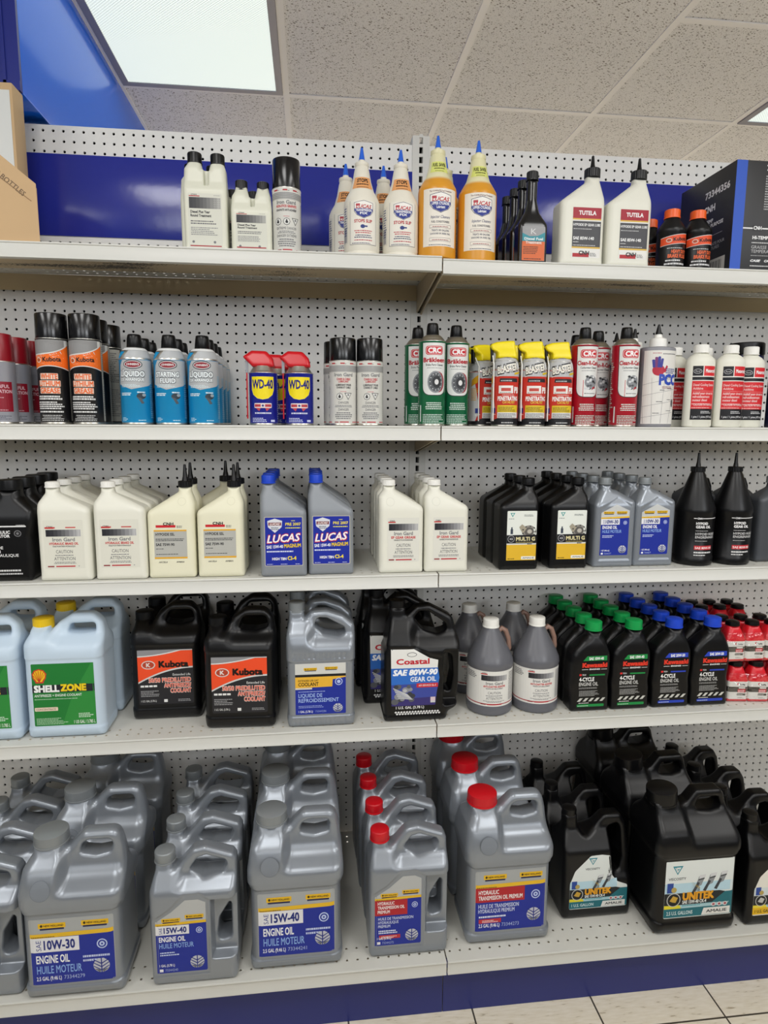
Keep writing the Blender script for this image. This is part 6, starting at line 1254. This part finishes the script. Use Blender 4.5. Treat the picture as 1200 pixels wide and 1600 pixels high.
row('ten_thirty_quart', 24.65, -12.3, Z3, 4, 2.8, 'silver quart of engine oil', 'the right silver row')
put('hypoid_cone', 29.75, -13.0, Z3, 'black cone shaped gear oil bottle with nozzle, left one')
put('hypoid_cone', 34.0, -13.0, Z3, 'black cone shaped gear oil bottle with nozzle, right one')
for i, (x, y) in enumerate(((32.6, -7.4), (37.2, -7.6), (38.9, -11.6))): put('grey_quart_back', x, y, Z3, 'plain charcoal quart ' + ['behind and between the cone shaped bottles', 'behind the right cone shaped bottle', 'cut by the right edge beside the cone shaped bottle'][i])

# fourth shelf
row('antifreeze_white', -34.6, -13.2, Z4, 2, 5.2, 'pale blue antifreeze jug with yellow cap', 'the full view row', .15)
row('antifreeze_white', -42.3, -13.3, Z4, 2, 5.2, 'pale blue antifreeze jug', 'the row cut by the left edge', .1)
row('antifreeze_black', -25.85, -10.3, Z4, 2, 5.0, 'black antifreeze jug with orange label', 'the left black row', .1)
row('antifreeze_black', -18.1, -13.1, Z4, 2, 5.0, 'black antifreeze jug with orange label', 'the right black row', .1, -.04)
row('coolant_grey', -10.15, -13.5, Z4, 3, 4.3, 'silver coolant jug with blue label', 'its row')
put('gear_oil_jug', .1, -13.3, Z4, 'black gear oil jug with white and blue label, front of its row')
put('gear_oil_jug', -1.6, -8.9, Z4, 'black gear oil jug second back, showing left of the front one')
put('gear_oil_jug', -2.1, -4.5, Z4, 'black gear oil jug rearmost, under the shelf behind two others')
put('chatter_jug', 7.85, -13.1, Z4, 'smoky round jug with white cap, front left of four')
put('chatter_jug', 12.95, -13.0, Z4, 'smoky round jug with white cap, front right of four')
put('chatter_jug', 6.9, -7.6, Z4, 'smoky round jug with white cap, rear left of four')
put('chatter_jug', 12.1, -7.6, Z4, 'smoky round jug with white cap, rear right of four')
for k, x, nm, c in (('kaw_green', 18.25, 'left green cap row', 'green'), ('kaw_green', 22.75, 'right green cap row', 'green'), ('kaw_blue', 27.35, 'left blue cap row', 'blue'), ('kaw_blue', 31.8, 'right blue cap row', 'blue')):
    row(k, x, -12.9, Z4, 5, 2.52, f'black engine oil quart with {c} cap', f'the {nm}', -.05)
def pack(x, y, z, rz, nx, ny, label):
    """a shrink-wrapped block of bottles moves as one thing: bottles are its parts, caps and labels theirs"""
    d = prep('mix_bottle'); t = tag(empty('bottle_pack', (x, y, z), rz), label, 'bottle pack', 'shrink wrapped packs of red bottles')
    for j in range(ny):
        for i in range(nx):
            o = link('bottle', d['parts'][0][1], t, (2.3*i, 1.96*j, 0))
            for n, me, par in d['parts'][1:]: link(n, me, o)
    w = boxes('shrink_wrap', [(-1.18, nx*2.3-1.12, -1.0, ny*1.96-.9, .02, 3.3)], film(), t, bev=.12); tag(w, 'clear glossy film')
def film():
    if 'clear_film' in MATS: return MATS['clear_film']
    m = mat('clear_film', '#ffffff', .1); n, l, b = nodes(m)
    tr = n.new('ShaderNodeBsdfTransparent'); gl = n.new('ShaderNodeBsdfGlossy'); gl.inputs['Roughness'].default_value = .12
    t = n.new('ShaderNodeTexNoise'); t.inputs['Scale'].default_value = 45; bp = n.new('ShaderNodeBump'); bp.inputs['Strength'].default_value = 1; bp.inputs['Distance'].default_value = .01
    tc = n.new('ShaderNodeTexCoord'); l.new(tc.outputs['Object'], t.inputs['Vector']); l.new(t.outputs['Fac'], bp.inputs['Height']); l.new(bp.outputs[0], gl.inputs['Normal'])
    mx = n.new('ShaderNodeMixShader'); mx.inputs[0].default_value = .1
    l.new(tr.outputs[0], mx.inputs[1]); l.new(gl.outputs[0], mx.inputs[2]); l.new(mx.outputs[0], n['Material Output'].inputs[0]); return m
pack(35.6, -11.4, Z4, -.12, 3, 2, 'shrink wrapped pack of small red bottles, lower front of the stacks at right')
pack(35.15, -11.0, Z4+4.46, -.02, 3, 2, 'shrink wrapped pack of small red bottles, upper front of the stacks at right')
pack(35.4, -5.0, Z4, 0, 3, 2, 'shrink wrapped pack of small red bottles, lower back of the stacks at right')
pack(35.4, -5.0, Z4+4.46, 0, 3, 2, 'shrink wrapped pack of small red bottles, upper back of the stacks at right')

# lowest shelf
row('jug_gallon', -40.9, -20.3, Z5, 4, 4.55, 'silver gallon jug', 'the row cut by the left edge', .1)
row('jug_large_10w', -32.35, -21.05, Z5, 3, 7.0, 'large silver 10W-30 jug', 'its row', .12, .0)
row('jug_gallon', -21.95, -20.7, Z5, 4, 4.6, 'silver gallon 15W-40 jug', 'its row', .05)
row('jug_large', -12.75, -20.2, Z5, 3, 6.8, 'large silver 15W-40 jug', 'its row', -.05)
row('jug_gallon_red', -2.05, -19.8, Z5, 4, 4.55, 'silver gallon jug with red cap', 'its row', -.15)
row('jug_large_red', 8.0, -19.5, Z5, 3, 6.46, 'large silver jug with red cap', 'its row', -.15)
row('unitek_gal', 18.1, -17.3, Z5, 3, 4.65, 'black gallon jug with teal label', 'its row', -.1)
row('unitek_large', 27.1, -20.4, Z5, 3, 6.75, 'large black jug with teal label', 'its row', -.1)
row('yellow_gal', 36.4, -20.1, Z5, 4, 4.65, 'black gallon jug, yellow label', 'the row cut at right', -.1)
